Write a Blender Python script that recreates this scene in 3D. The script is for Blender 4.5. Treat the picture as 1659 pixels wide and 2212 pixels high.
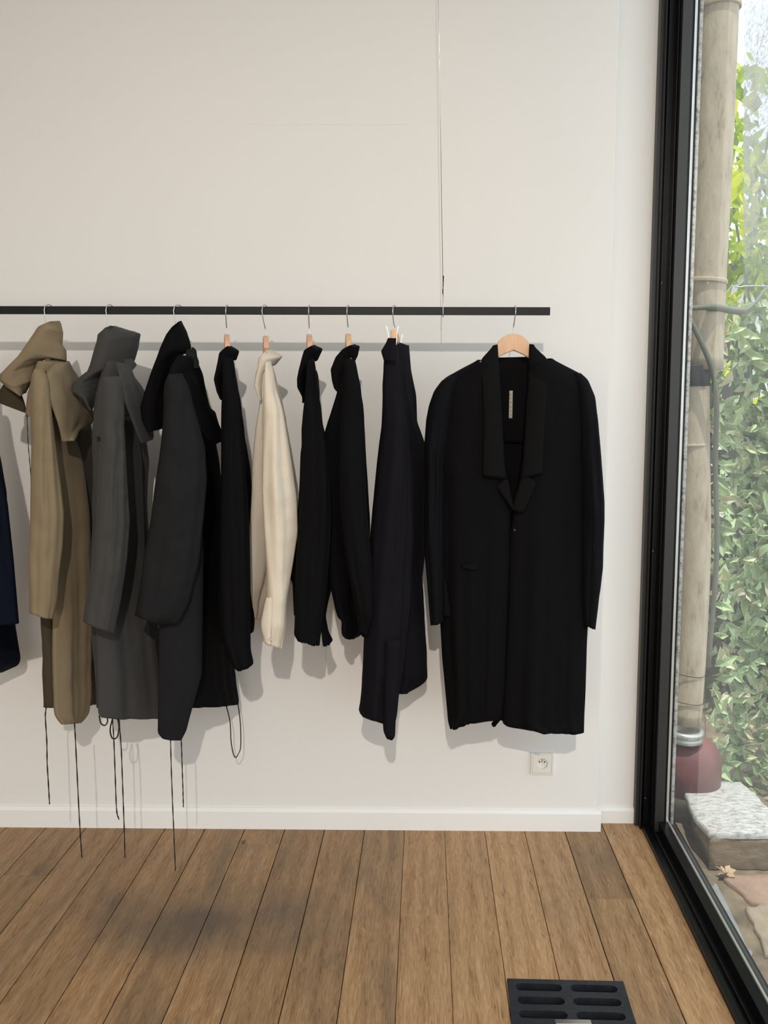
import bpy, math, random
import numpy as np
from mathutils import Vector, Matrix, noise, Euler

for o in list(bpy.data.objects): bpy.data.objects.remove(o)
SC = bpy.context.scene
COL = SC.collection
PI = math.pi

# ------------------------------------------------------------------ camera
W, H = 1659.0, 2212.0
F, CX, CY = 1900.0, 900.0, 1096.0
CAM = Vector((0.0, -3.10, 1.5413))
ROT = (Matrix.Rotation(0.0095, 3, 'Z') @ Matrix.Rotation(PI/2 - 0.1112, 3, 'X') @ Matrix.Rotation(0.0030, 3, 'Z'))
cd = bpy.data.cameras.new('camera'); cam = bpy.data.objects.new('camera', cd); COL.objects.link(cam)
cam.matrix_world = Matrix.Translation(CAM) @ ROT.to_4x4()
cd.sensor_fit = 'HORIZONTAL'; cd.sensor_width = 36; cd.lens = F*36/W
cd.shift_x = 0.5 - CX/W; cd.shift_y = (CY - H/2)/W
cd.clip_start = 0.02; cd.clip_end = 200
SC.camera = cam

def P(px, py, Y):
    """the point of the place at depth Y that is seen at photograph position px, py"""
    d = ROT @ Vector(((px-CX)/F, -(py-CY)/F, -1.0))
    return CAM + d*((Y-CAM.y)/d.y)
def PZ(px, py, Z):
    d = ROT @ Vector(((px-CX)/F, -(py-CY)/F, -1.0))
    return CAM + d*((Z-CAM.z)/d.z)

# ------------------------------------------------------------------ render look, world, lights
SC.view_settings.view_transform = 'Standard'; SC.view_settings.look = 'None'
SC.view_settings.gamma = 1.0; SC.view_settings.use_curve_mapping = False
SC.view_settings.exposure = 0.0
wd = bpy.data.worlds.new('world'); SC.world = wd; wd.use_nodes = True
wn = wd.node_tree; wn.nodes.clear()
wo = wn.nodes.new('ShaderNodeOutputWorld'); wb = wn.nodes.new('ShaderNodeBackground')
sk = wn.nodes.new('ShaderNodeTexSky'); sk.sky_type = 'NISHITA'; sk.sun_disc = False
sk.sun_elevation = math.radians(55); sk.sun_rotation = math.radians(10); sk.dust_density = 3.0; sk.air_density = 1.0
mx = wn.nodes.new('ShaderNodeMix'); mx.data_type = 'RGBA'; mx.inputs['Factor'].default_value = 0.75
sm = wn.nodes.new('ShaderNodeVectorMath'); sm.operation = 'SCALE'; sm.inputs[3].default_value = 0.25
wn.links.new(sk.outputs[0], sm.inputs[0]); wn.links.new(sm.outputs[0], mx.inputs[6])
mx.inputs[7].default_value = (1.45, 1.6, 1.75, 1)
wn.links.new(mx.outputs[2], wb.inputs[0]); wb.inputs[1].default_value = 1.32
wn.links.new(wb.outputs[0], wo.inputs[0])

def light(name, kind, loc, rot, energy, color, **kw):
    l = bpy.data.lights.new(name, kind); l.energy = energy; l.color = color
    for k, v in kw.items(): setattr(l, k, v)
    o = bpy.data.objects.new(name, l); COL.objects.link(o); o.location = loc; o.rotation_euler = rot
    return o
def aim(o, target):
    o.rotation_euler = (Vector(target)-o.location).to_track_quat('-Z', 'Y').to_euler()
sun = light('sun', 'SUN', (2, 3, 6), (0, 0, 0), 5.0, (1.0, 0.95, 0.86), angle=0.01)
sun.rotation_euler = Vector((0.0, 0.22, -0.97)).to_track_quat('-Z', 'Y').to_euler()
key = light('ceiling_spot', 'SPOT', (0.05, -5.2, 3.32), (0, 0, 0), 430, (1.0, 0.915, 0.825), shadow_soft_size=0.035, spot_size=math.radians(76), spot_blend=1.0)
aim(key, (-0.3, 0, 0.2))
fill = light('fill_behind_camera', 'AREA', (-1.6, -7.1, 1.6), (PI/2, 0, 0), 62, (1.0, 0.95, 0.90), shape='RECTANGLE', size=3.6, size_y=2.4)  # added soft fill behind the camera, no opening is built there
fill_top = light('fill_overhead', 'AREA', (-0.6, -3.2, 3.55), (0, 0, 0), 10, (1.0, 0.95, 0.88), shape='RECTANGLE', size=2.5, size_y=2.0)  # added overhead fill to lift the room, no fixture behind it
port = light('window_portal', 'AREA', (0.97, -3.6, 1.8), (0, PI/2, 0), 1, (1, 1, 1), shape='RECTANGLE', size=3.6, size_y=7.0)
port.data.cycles.is_portal = True

# ------------------------------------------------------------------ materials
def newmat(name):
    m = bpy.data.materials.new(name); m.use_nodes = True
    nt = m.node_tree; b = nt.nodes['Principled BSDF']
    return m, nt, b
def N(nt, t, **kw):
    n = nt.nodes.new(t)
    for k, v in kw.items():
        if k.startswith('i_'): n.inputs[k[2:].replace('_', ' ')].default_value = v
        else: setattr(n, k, v)
    return n
def ramp(nt, stops):
    r = nt.nodes.new('ShaderNodeValToRGB'); e = r.color_ramp.elements
    while len(e) < len(stops): e.new(0.5)
    for i, (p, c) in enumerate(stops):
        e[i].position = p; e[i].color = (*c, 1) if len(c) == 3 else c
    return r
def objco(nt, scale=(1, 1, 1)):
    g = nt.nodes.new('ShaderNodeNewGeometry'); mp = nt.nodes.new('ShaderNodeMapping'); mp.inputs['Scale'].default_value = scale
    nt.links.new(g.outputs['Position'], mp.inputs['Vector']); return mp.outputs[0]
def bump(nt, b, height, strength=0.3, dist=0.002, normal=None):
    bp = nt.nodes.new('ShaderNodeBump'); bp.inputs['Strength'].default_value = strength; bp.inputs['Distance'].default_value = dist
    nt.links.new(height, bp.inputs['Height'])
    if normal: nt.links.new(normal, bp.inputs['Normal'])
    nt.links.new(bp.outputs[0], b.inputs['Normal']); return bp.outputs[0]

def simple(name, col, rough=0.6, metal=0.0, var=0.06, scale=30, bmp=0.1, spec=0.5, dist=0.001):
    m, nt, b = newmat(name)
    nz = N(nt, 'ShaderNodeTexNoise'); nz.inputs['Scale'].default_value = scale; nz.inputs['Detail'].default_value = 5
    nt.links.new(objco(nt), nz.inputs['Vector'])
    r = ramp(nt, [(0.25, tuple(c*(1-var) for c in col)), (0.75, tuple(min(1, c*(1+var)) for c in col))])
    nt.links.new(nz.outputs[0], r.inputs[0]); nt.links.new(r.outputs[0], b.inputs['Base Color'])
    b.inputs['Roughness'].default_value = rough; b.inputs['Metallic'].default_value = metal
    b.inputs['Specular IOR Level'].default_value = spec
    if bmp: bump(nt, b, nz.outputs[0], bmp, dist)
    return m

def cloth(name, col, rough=0.85, sheen=0.05, crink=0.2, var=0.08, spec=0.2, stretch=(17, 17, 10)):
    m, nt, b = newmat(name)
    v = objco(nt)
    n1 = N(nt, 'ShaderNodeTexNoise'); n1.inputs['Scale'].default_value = 1.0; n1.inputs['Detail'].default_value = 4; n1.inputs['Roughness'].default_value = 0.55; n1.inputs['Distortion'].default_value = 0.9
    nt.links.new(objco(nt, stretch), n1.inputs['Vector'])
    n2 = N(nt, 'ShaderNodeTexNoise'); n2.inputs['Scale'].default_value = 420; n2.inputs['Detail'].default_value = 2
    nt.links.new(v, n2.inputs['Vector'])
    r = ramp(nt, [(0.3, tuple(c*(1-var) for c in col)), (0.7, tuple(min(1, c*(1+var)) for c in col))])
    nt.links.new(n2.outputs[0], r.inputs[0]); nt.links.new(r.outputs[0], b.inputs['Base Color'])
    b.inputs['Roughness'].default_value = rough; b.inputs['Specular IOR Level'].default_value = spec
    b.inputs['Sheen Weight'].default_value = sheen; b.inputs['Sheen Roughness'].default_value = 0.5
    n = bump(nt, b, n1.outputs[0], crink, 0.009)
    bp = nt.nodes.new('ShaderNodeBump'); bp.inputs['Strength'].default_value = 0.15; bp.inputs['Distance'].default_value = 0.0006
    nt.links.new(n2.outputs[0], bp.inputs['Height']); nt.links.new(n, bp.inputs['Normal']); nt.links.new(bp.outputs[0], b.inputs['Normal'])
    return m

M = {}
M['khaki'] = cloth('khaki_cotton', (0.215, 0.165, 0.100), crink=0.22)
M['khaki_dark'] = cloth('khaki_shaded', (0.050, 0.037, 0.022))  # darker copy of the khaki, shade inside the coat put into the colour
M['grey'] = cloth('charcoal_cotton', (0.047, 0.045, 0.043), crink=0.22)
M['soft_black'] = cloth('soft_black_cotton', (0.0130, 0.0130, 0.0140), crink=0.22, sheen=0.0, spec=0.1)
M['black'] = cloth('black_linen', (0.0038, 0.0036, 0.0041), crink=0.22, sheen=0.0, spec=0.08)
M['black_wool'] = cloth('black_crinkled_wool', (0.0032, 0.0032, 0.0045), crink=0.5, sheen=0.0, spec=0.12, stretch=(70, 70, 14))
M['black_lapel'] = cloth('black_lapel_cloth', (0.0050, 0.0048, 0.0050), crink=0.1, sheen=0.0, spec=0.08)
M['trouser'] = cloth('black_trouser_wool', (0.0065, 0.0057, 0.0080), crink=0.2, sheen=0.0, spec=0.1)
M['navy'] = cloth('navy_wool', (0.004, 0.006, 0.014), crink=0.3, sheen=0.0, spec=0.1)
M['beige'] = cloth('natural_linen', (0.66, 0.585, 0.475), crink=0.14, sheen=0.0, var=0.05, stretch=(30, 30, 20))
M['cord'] = cloth('dark_cord', (0.018, 0.014, 0.014), crink=0.1)
M['label'] = simple('woven_label', (0.48, 0.44, 0.36), 0.9, var=0.1, scale=200)
M['button'] = simple('shell_button', (0.55, 0.47, 0.36), 0.3)
M['darkbutton'] = simple('horn_button', (0.02, 0.018, 0.02), 0.25)
M['steel'] = simple('brushed_steel', (0.62, 0.60, 0.58), 0.25, 1.0, bmp=0)
M['railblack'] = simple('black_powder_coat', (0.0065, 0.0065, 0.007), 0.5, 0.0, bmp=0.05, scale=200, spec=0.25)
M['frameblack'] = simple('black_aluminium', (0.004, 0.0042, 0.005), 0.32, 0.0, bmp=0.03, scale=150, spec=0.25)
M['framegrey'] = simple('worn_dark_aluminium', (0.024, 0.0235, 0.023), 0.45, 0.0, bmp=0.05, scale=100)
M['alu'] = simple('spacer_aluminium', (0.62, 0.63, 0.60), 0.35, 0.6, bmp=0)
M['socket'] = simple('white_plastic', (0.74, 0.72, 0.67), 0.35, var=0.01, bmp=0)
M['hole'] = simple('dark_hole', (0.02, 0.017, 0.015), 0.7, bmp=0)
M['brass'] = simple('brass_contact', (0.45, 0.30, 0.22), 0.4, 0.6, bmp=0)

def wallmat(name, col):
    m, nt, b = newmat(name)
    n1 = N(nt, 'ShaderNodeTexNoise'); n1.inputs['Scale'].default_value = 1.3; n1.inputs['Detail'].default_value = 3
    n2 = N(nt, 'ShaderNodeTexNoise'); n2.inputs['Scale'].default_value = 160; n2.inputs['Detail'].default_value = 3
    c = objco(nt); nt.links.new(c, n1.inputs['Vector']); nt.links.new(c, n2.inputs['Vector'])
    r = ramp(nt, [(0.3, tuple(x*0.985 for x in col)), (0.7, col)])
    nt.links.new(n1.outputs[0], r.inputs[0]); nt.links.new(r.outputs[0], b.inputs['Base Color'])
    b.inputs['Roughness'].default_value = 0.75; b.inputs['Specular IOR Level'].default_value = 0.25
    bump(nt, b, n2.outputs[0], 0.12, 0.0006)
    return m
M['wall'] = wallmat('warm_white_paint', (0.80, 0.785, 0.755))
M['skirt'] = wallmat('white_gloss_paint', (0.84, 0.83, 0.80))

# oak planks: per plank random value stored on the mesh
m, nt, b = newmat('aged_oak'); M['oak'] = m
at = N(nt, 'ShaderNodeAttribute', attribute_name='plank')
geo = nt.nodes.new('ShaderNodeNewGeometry')
sep = nt.nodes.new('ShaderNodeSeparateColor'); nt.links.new(at.outputs['Color'], sep.inputs[0])
off = nt.nodes.new('ShaderNodeVectorMath'); off.operation = 'SCALE'; off.inputs[3].default_value = 23.0
nt.links.new(at.outputs['Color'], off.inputs[0])
add = nt.nodes.new('ShaderNodeVectorMath'); add.operation = 'ADD'
nt.links.new(geo.outputs['Position'], add.inputs[0]); nt.links.new(off.outputs[0], add.inputs[1])
def mapped(sc):
    mp = nt.nodes.new('ShaderNodeMapping'); mp.inputs['Scale'].default_value = sc
    nt.links.new(add.outputs[0], mp.inputs['Vector']); return mp.outputs[0]
g1 = N(nt, 'ShaderNodeTexNoise'); g1.inputs['Scale'].default_value = 1; g1.inputs['Detail'].default_value = 7; g1.inputs['Roughness'].default_value = 0.62; g1.inputs['Distortion'].default_value = 2.0
nt.links.new(mapped((120, 9, 9)), g1.inputs['Vector'])
g2 = N(nt, 'ShaderNodeTexNoise'); g2.inputs['Scale'].default_value = 1; g2.inputs['Detail'].default_value = 3; g2.inputs['Distortion'].default_value = 0.8
nt.links.new(mapped((9, 2.2, 2)), g2.inputs['Vector'])
wv = N(nt, 'ShaderNodeTexWave', wave_type='BANDS', bands_direction='X'); wv.inputs['Scale'].default_value = 1; wv.inputs['Distortion'].default_value = 9; wv.inputs['Detail'].default_value = 3; wv.inputs['Detail Scale'].default_value = 0.6
nt.links.new(mapped((5, 1.2, 1)), wv.inputs['Vector'])
gm = N(nt, 'ShaderNodeMath', operation='MULTIPLY_ADD'); nt.links.new(wv.outputs[1], gm.inputs[0]); gm.inputs[1].default_value = 0.10; nt.links.new(g1.outputs[0], gm.inputs[2])
cr = ramp(nt, [(0.30, (0.17, 0.085, 0.036)), (0.44, (0.33, 0.185, 0.083)), (0.58, (0.43, 0.255, 0.122)), (0.80, (0.56, 0.36, 0.19))])
nt.links.new(gm.outputs[0], cr.inputs[0])
# plank tone and smoky stains
tone = N(nt, 'ShaderNodeMapRange'); nt.links.new(sep.outputs[0], tone.inputs[0]); tone.inputs[3].default_value = 0.66; tone.inputs[4].default_value = 1.12
mul = N(nt, 'ShaderNodeMix', data_type='RGBA', blend_type='MULTIPLY'); mul.inputs[0].default_value = 1.0
nt.links.new(cr.outputs[0], mul.inputs[6]); nt.links.new(tone.outputs[0], mul.inputs[7])
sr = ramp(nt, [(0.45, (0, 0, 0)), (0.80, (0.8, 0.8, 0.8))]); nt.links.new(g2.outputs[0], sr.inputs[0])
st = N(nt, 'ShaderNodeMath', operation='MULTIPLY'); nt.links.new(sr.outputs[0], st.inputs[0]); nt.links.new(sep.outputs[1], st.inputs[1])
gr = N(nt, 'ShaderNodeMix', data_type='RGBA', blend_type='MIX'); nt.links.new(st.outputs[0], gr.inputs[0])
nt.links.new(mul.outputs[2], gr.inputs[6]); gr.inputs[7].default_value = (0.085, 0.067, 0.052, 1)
# knots
vo = N(nt, 'ShaderNodeTexVoronoi'); vo.inputs['Scale'].default_value = 1; nt.links.new(mapped((4.6, 2.6, 1)), vo.inputs['Vector'])
kr = ramp(nt, [(0.0, (1, 1, 1)), (0.035, (0.8, 0.8, 0.8)), (0.075, (0, 0, 0))]); nt.links.new(vo.outputs['Distance'], kr.inputs[0])
kn = N(nt, 'ShaderNodeMix', data_type='RGBA'); nt.links.new(kr.outputs[0], kn.inputs[0]); nt.links.new(gr.outputs[2], kn.inputs[6]); kn.inputs[7].default_value = (0.035, 0.02, 0.012, 1)
# large dark grey-brown patch that runs over several boards
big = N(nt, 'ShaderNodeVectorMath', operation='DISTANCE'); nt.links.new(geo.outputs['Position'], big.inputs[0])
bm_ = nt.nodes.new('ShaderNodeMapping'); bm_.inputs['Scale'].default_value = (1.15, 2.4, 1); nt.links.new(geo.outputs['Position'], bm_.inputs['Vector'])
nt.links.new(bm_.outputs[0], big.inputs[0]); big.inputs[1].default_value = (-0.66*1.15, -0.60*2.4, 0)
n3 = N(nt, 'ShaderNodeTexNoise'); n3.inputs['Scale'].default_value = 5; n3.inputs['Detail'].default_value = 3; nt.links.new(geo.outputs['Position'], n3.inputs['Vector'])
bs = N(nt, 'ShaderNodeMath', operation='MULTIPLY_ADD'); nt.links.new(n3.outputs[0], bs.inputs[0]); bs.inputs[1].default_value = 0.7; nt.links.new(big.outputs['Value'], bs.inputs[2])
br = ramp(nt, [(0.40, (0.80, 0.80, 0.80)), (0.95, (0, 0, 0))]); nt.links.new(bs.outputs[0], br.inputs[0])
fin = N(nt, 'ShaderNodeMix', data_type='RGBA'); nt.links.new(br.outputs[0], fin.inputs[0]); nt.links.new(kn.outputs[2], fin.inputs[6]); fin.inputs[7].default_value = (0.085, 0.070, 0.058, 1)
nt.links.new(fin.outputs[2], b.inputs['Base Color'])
b.inputs['Roughness'].default_value = 0.5; b.inputs['Specular IOR Level'].default_value = 0.35
bump(nt, b, g1.outputs[0], 0.25, 0.001)

def wood(name, c1, c2):
    m, nt, b = newmat(name)
    n1 = N(nt, 'ShaderNodeTexNoise'); n1.inputs['Scale'].default_value = 1; n1.inputs['Detail'].default_value = 5
    nt.links.new(objco(nt, (60, 60, 14)), n1.inputs['Vector'])
    r = ramp(nt, [(0.3, c1), (0.7, c2)]); nt.links.new(n1.outputs[0], r.inputs[0]); nt.links.new(r.outputs[0], b.inputs['Base Color'])
    b.inputs['Roughness'].default_value = 0.45; bump(nt, b, n1.outputs[0], 0.08, 0.001)
    return m
M['beech'] = wood('beech_wood', (0.62, 0.36, 0.20), (0.74, 0.47, 0.28))
M['beech_pink'] = wood('pinkish_beech_wood', (0.60, 0.33, 0.20), (0.70, 0.43, 0.29))

def rough_stone(name, stops, scale, detail=8, bmp=0.6, dist=0.01, sc3=(1, 1, 1), rough=0.9):
    m, nt, b = newmat(name)
    n1 = N(nt, 'ShaderNodeTexNoise'); n1.inputs['Scale'].default_value = scale; n1.inputs['Detail'].default_value = detail; n1.inputs['Roughness'].default_value = 0.7
    nt.links.new(objco(nt, sc3), n1.inputs['Vector'])
    r = ramp(nt, stops); nt.links.new(n1.outputs[0], r.inputs[0]); nt.links.new(r.outputs[0], b.inputs['Base Color'])
    b.inputs['Roughness'].default_value = rough; bump(nt, b, n1.outputs[0], bmp, dist)
    return m
M['pipe'] = rough_stone('weathered_cream_paint', [(0.28, (0.24, 0.18, 0.12)), (0.42, (0.50, 0.41, 0.30)), (0.7, (0.62, 0.53, 0.41))], 9, bmp=0.5, sc3=(3, 3, 0.9))
M['maroon'] = simple('maroon_paint', (0.16, 0.055, 0.055), 0.5, var=0.2, scale=12)
M['granite'] = rough_stone('pale_granite', [(0.36, (0.15, 0.148, 0.145)), (0.46, (0.33, 0.325, 0.315)), (0.6, (0.47, 0.465, 0.45))], 60, detail=11, sc3=(0.7, 1.6, 1.6), dist=0.003)
M['earth'] = rough_stone('brown_stone', [(0.3, (0.07, 0.05, 0.032)), (0.55, (0.17, 0.13, 0.085)), (0.75, (0.26, 0.21, 0.15))], 9, sc3=(1, 1, 3))
M['paver'] = rough_stone('worn_sandstone', [(0.3, (0.16, 0.12, 0.085)), (0.55, (0.26, 0.215, 0.16)), (0.75, (0.34, 0.30, 0.24))], 6)
M['paver_pink'] = rough_stone('pinkish_sandstone', [(0.3, (0.16, 0.10, 0.075)), (0.55, (0.27, 0.185, 0.14)), (0.75, (0.36, 0.27, 0.21))], 6)
M['paver_blue'] = rough_stone('blue_grey_stone', [(0.3, (0.13, 0.135, 0.14)), (0.55, (0.22, 0.225, 0.225)), (0.75, (0.30, 0.30, 0.29))], 8)
M['render'] = rough_stone('exterior_render', [(0.3, (0.42, 0.38, 0.30)), (0.6, (0.56, 0.52, 0.44))], 14)
M['gasket'] = rough_stone('white_mortar', [(0.35, (0.10, 0.09, 0.07)), (0.5, (0.52, 0.49, 0.42)), (0.7, (0.80, 0.77, 0.70))], 55, sc3=(1, 1, 1))
M['castiron'] = simple('cast_iron', (0.022, 0.026, 0.032), 0.42, 0.3, var=0.35, scale=60, bmp=0.3)
M['whitebuild'] = rough_stone('pale_facade', [(0.3, (0.6, 0.6, 0.58)), (0.7, (0.78, 0.77, 0.74))], 2)

def leafmat(name, stops, trans=0.35, attr=True):
    m, nt, b = newmat(name)
    a = N(nt, 'ShaderNodeAttribute', attribute_name='tint')
    n1 = N(nt, 'ShaderNodeTexNoise'); n1.inputs['Scale'].default_value = 9; nt.links.new(objco(nt), n1.inputs['Vector'])
    mu = N(nt, 'ShaderNodeMath', operation='MULTIPLY_ADD'); nt.links.new(n1.outputs[0], mu.inputs[0]); mu.inputs[1].default_value = 0.35
    sub = N(nt, 'ShaderNodeMath', operation='MULTIPLY'); nt.links.new(a.outputs['Fac'], sub.inputs[0]); sub.inputs[1].default_value = 0.8
    nt.links.new(sub.outputs[0], mu.inputs[2])
    r = ramp(nt, stops); nt.links.new(mu.outputs[0], r.inputs[0])
    nt.links.new(r.outputs[0], b.inputs['Base Color']); b.inputs['Roughness'].default_value = 0.55
    tr = nt.nodes.new('ShaderNodeBsdfTranslucent'); nt.links.new(r.outputs[0], tr.inputs[0])
    ms = nt.nodes.new('ShaderNodeMixShader'); ms.inputs[0].default_value = trans
    out = nt.nodes['Material Output']
    nt.links.new(b.outputs[0], ms.inputs[1]); nt.links.new(tr.outputs[0], ms.inputs[2]); nt.links.new(ms.outputs[0], out.inputs[0])
    return m
M['camo'] = leafmat('camouflage_fabric', [(0.1, (0.17, 0.25, 0.12)), (0.4, (0.45, 0.58, 0.32)), (0.65, (0.68, 0.80, 0.48)), (0.95, (0.66, 0.62, 0.42))])
M['bamboo'] = leafmat('bright_leaves', [(0.1, (0.20, 0.38, 0.03)), (0.5, (0.58, 0.70, 0.04)), (0.9, (0.85, 0.86, 0.10))], 0.6)
M['hedge'] = leafmat('dark_leaves', [(0.1, (0.03, 0.06, 0.03)), (0.5, (0.07, 0.12, 0.06)), (0.9, (0.14, 0.20, 0.10))], 0.3)
M['cordgreen'] = simple('net_cord', (0.15, 0.16, 0.12), 0.8)

# glass with a dusty film whose patches sit on the pane itself
m, nt, b = newmat('dusty_glass'); M['glass'] = m
out = nt.nodes['Material Output']; nt.nodes.remove(b)
tr = nt.nodes.new('ShaderNodeBsdfTransparent'); tr.inputs[0].default_value = (0.93, 0.97, 0.95, 1)
gl = nt.nodes.new('ShaderNodeBsdfGlossy'); gl.inputs['Roughness'].default_value = 0.02
fr = nt.nodes.new('ShaderNodeFresnel'); fr.inputs[0].default_value = 1.35
m1 = nt.nodes.new('ShaderNodeMixShader'); nt.links.new(fr.outputs[0], m1.inputs[0]); nt.links.new(tr.outputs[0], m1.inputs[1]); nt.links.new(gl.outputs[0], m1.inputs[2])
df = nt.nodes.new('ShaderNodeBsdfDiffuse'); df.inputs[0].default_value = (0.55, 0.55, 0.54, 1)
tl = nt.nodes.new('ShaderNodeBsdfTranslucent'); tl.inputs[0].default_value = (0.62, 0.62, 0.61, 1)
m2 = nt.nodes.new('ShaderNodeMixShader'); m2.inputs[0].default_value = 0.6; nt.links.new(df.outputs[0], m2.inputs[1]); nt.links.new(tl.outputs[0], m2.inputs[2])
sp = N(nt, 'ShaderNodeTexNoise'); sp.inputs['Scale'].default_value = 1; sp.inputs['Detail'].default_value = 6; sp.inputs['Roughness'].default_value = 0.8
nt.links.new(objco(nt, (60, 60, 110)), sp.inputs['Vector'])
pt = N(nt, 'ShaderNodeTexNoise'); pt.inputs['Scale'].default_value = 1.0; pt.inputs['Detail'].default_value = 2; nt.links.new(objco(nt, (2.5, 2.5, 2.0)), pt.inputs['Vector'])
g = nt.nodes.new('ShaderNodeNewGeometry'); sx = nt.nodes.new('ShaderNodeSeparateXYZ'); nt.links.new(g.outputs['Position'], sx.inputs[0])
hz = N(nt, 'ShaderNodeMapRange'); nt.links.new(sx.outputs[2], hz.inputs[0]); hz.inputs[1].default_value = 1.72; hz.inputs[2].default_value = 2.0; hz.inputs[3].default_value = 0.0; hz.inputs[4].default_value = 1.0
hy = N(nt, 'ShaderNodeMapRange'); zy = N(nt, 'ShaderNodeMath', operation='MULTIPLY_ADD'); nt.links.new(sx.outputs[2], zy.inputs[0]); zy.inputs[1].default_value = -0.1297; nt.links.new(sx.outputs[1], zy.inputs[2]); nt.links.new(zy.outputs[0], hy.inputs[0]); hy.inputs[1].default_value = -0.808; hy.inputs[2].default_value = -0.822; hy.inputs[3].default_value = 0.0; hy.inputs[4].default_value = 1.0
q = N(nt, 'ShaderNodeMath', operation='MULTIPLY'); nt.links.new(hz.outputs[0], q.inputs[0]); nt.links.new(hy.outputs[0], q.inputs[1])
pr = ramp(nt, [(0.30, (0.45, 0.45, 0.45)), (0.55, (1, 1, 1))]); nt.links.new(pt.outputs[0], pr.inputs[0])
q2 = N(nt, 'ShaderNodeMath', operation='MULTIPLY'); nt.links.new(q.outputs[0], q2.inputs[0]); nt.links.new(pr.outputs[0], q2.inputs[1])
srp = ramp(nt, [(0.40, (0.40, 0.40, 0.40)), (0.58, (1, 1, 1))]); nt.links.new(sp.outputs[0], srp.inputs[0])
q3 = N(nt, 'ShaderNodeMath', operation='MULTIPLY'); nt.links.new(q2.outputs[0], q3.inputs[0]); nt.links.new(srp.outputs[0], q3.inputs[1])
q4 = N(nt, 'ShaderNodeMath', operation='MULTIPLY_ADD'); nt.links.new(q3.outputs[0], q4.inputs[0]); q4.inputs[1].default_value = 0.93; q4.inputs[2].default_value = 0.09
m3 = nt.nodes.new('ShaderNodeMixShader'); nt.links.new(q4.outputs[0], m3.inputs[0]); nt.links.new(m1.outputs[0], m3.inputs[1]); nt.links.new(m2.outputs[0], m3.inputs[2])
nt.links.new(m3.outputs[0], out.inputs[0])

# ------------------------------------------------------------------ mesh helpers
def mesh_obj(name, verts, faces, mat, parent=None, smooth=False, solid=0.0, bevel=0.0):
    me = bpy.data.meshes.new(name); me.from_pydata([tuple(v) for v in verts], [], faces); me.update()
    if smooth: me.polygons.foreach_set('use_smooth', [True]*len(me.polygons))
    me.materials.append(mat)
    o = bpy.data.objects.new(name, me); COL.objects.link(o)
    if parent:
        o.parent = parent; q_ = parent; w_ = Vector((0, 0, 0))
        while q_: w_ += q_.location; q_ = q_.parent
        me.transform(Matrix.Translation(-w_))
    if bevel:
        md = o.modifiers.new('bevel', 'BEVEL'); md.width = bevel; md.segments = 3; md.limit_method = 'ANGLE'
    if solid:
        md = o.modifiers.new('thickness', 'SOLIDIFY'); md.thickness = solid; md.offset = -1
    return o
def tag(o, label, cat, group=None, kind=None):
    if label: o['label'] = label
    if cat: o['category'] = cat
    if group: o['group'] = group
    if kind: o['kind'] = kind
    return o
def thing(name, loc, label, cat, group=None):
    o = bpy.data.objects.new(name, None); COL.objects.link(o); o.location = loc; o.empty_display_size = 0.05
    return tag(o, label, cat, group)
def struct(o): o['kind'] = 'structure'; return o
class MB:
    def __init__(s): s.v = []; s.f = []
    def add(s, v, f):
        n = len(s.v); s.v += [Vector(x) for x in v]; s.f += [tuple(i+n for i in q) for q in f]; return s
    def box(s, x0, x1, y0, y1, z0, z1, shear=0.0):
        v = [(x, y, z) for z in (z0, z1) for x, y in ((x0+shear*y0, y0), (x1+shear*y0, y0), (x1+shear*y1, y1), (x0+shear*y1, y1))]
        return s.add(v, [(0, 3, 2, 1), (4, 5, 6, 7), (0, 1, 5, 4), (1, 2, 6, 5), (2, 3, 7, 6), (3, 0, 4, 7)])
    def tube(s, pts, r, k=8, flat=1.0):
        pts = [Vector(p) for p in pts]; n = len(pts)
        rs = r if isinstance(r, (list, tuple)) else [r]*n
        t0 = (pts[1]-pts[0]).normalized(); ref = Vector((1, 0, 0)) if abs(t0.x) < 0.9 else Vector((0, 1, 0))
        u = t0.cross(ref).normalized(); vs = []
        for i, p in enumerate(pts):
            t = (pts[min(i+1, n-1)]-pts[max(i-1, 0)]).normalized()
            u = (u - t*u.dot(t)).normalized(); w = t.cross(u)
            for j in range(k):
                a = 2*PI*j/k; vs.append(p+u*math.cos(a)*rs[i]+w*math.sin(a)*rs[i]*flat)
        fs = [(i*k+j, i*k+(j+1) % k, (i+1)*k+(j+1) % k, (i+1)*k+j) for i in range(n-1) for j in range(k)]
        fs += [tuple(range(k-1, -1, -1)), tuple((n-1)*k+j for j in range(k))]
        return s.add(vs, fs)
    def lathe(s, prof, c, k=40):
        vs = []; n = len(prof)
        for r, z in prof:
            for j in range(k):
                a = 2*PI*j/k; vs.append((c[0]+r*math.cos(a), c[1]+r*math.sin(a), c[2]+z))
        fs = [(i*k+j, i*k+(j+1) % k, (i+1)*k+(j+1) % k, (i+1)*k+j) for i in range(n-1) for j in range(k)]
        fs += [tuple(range(k-1, -1, -1)), tuple((n-1)*k+j for j in range(k))]
        return s.add(vs, fs)
    def build(s, name, mat, parent=None, **kw): return mesh_obj(name, s.v, s.f, mat, parent, **kw)

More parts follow.
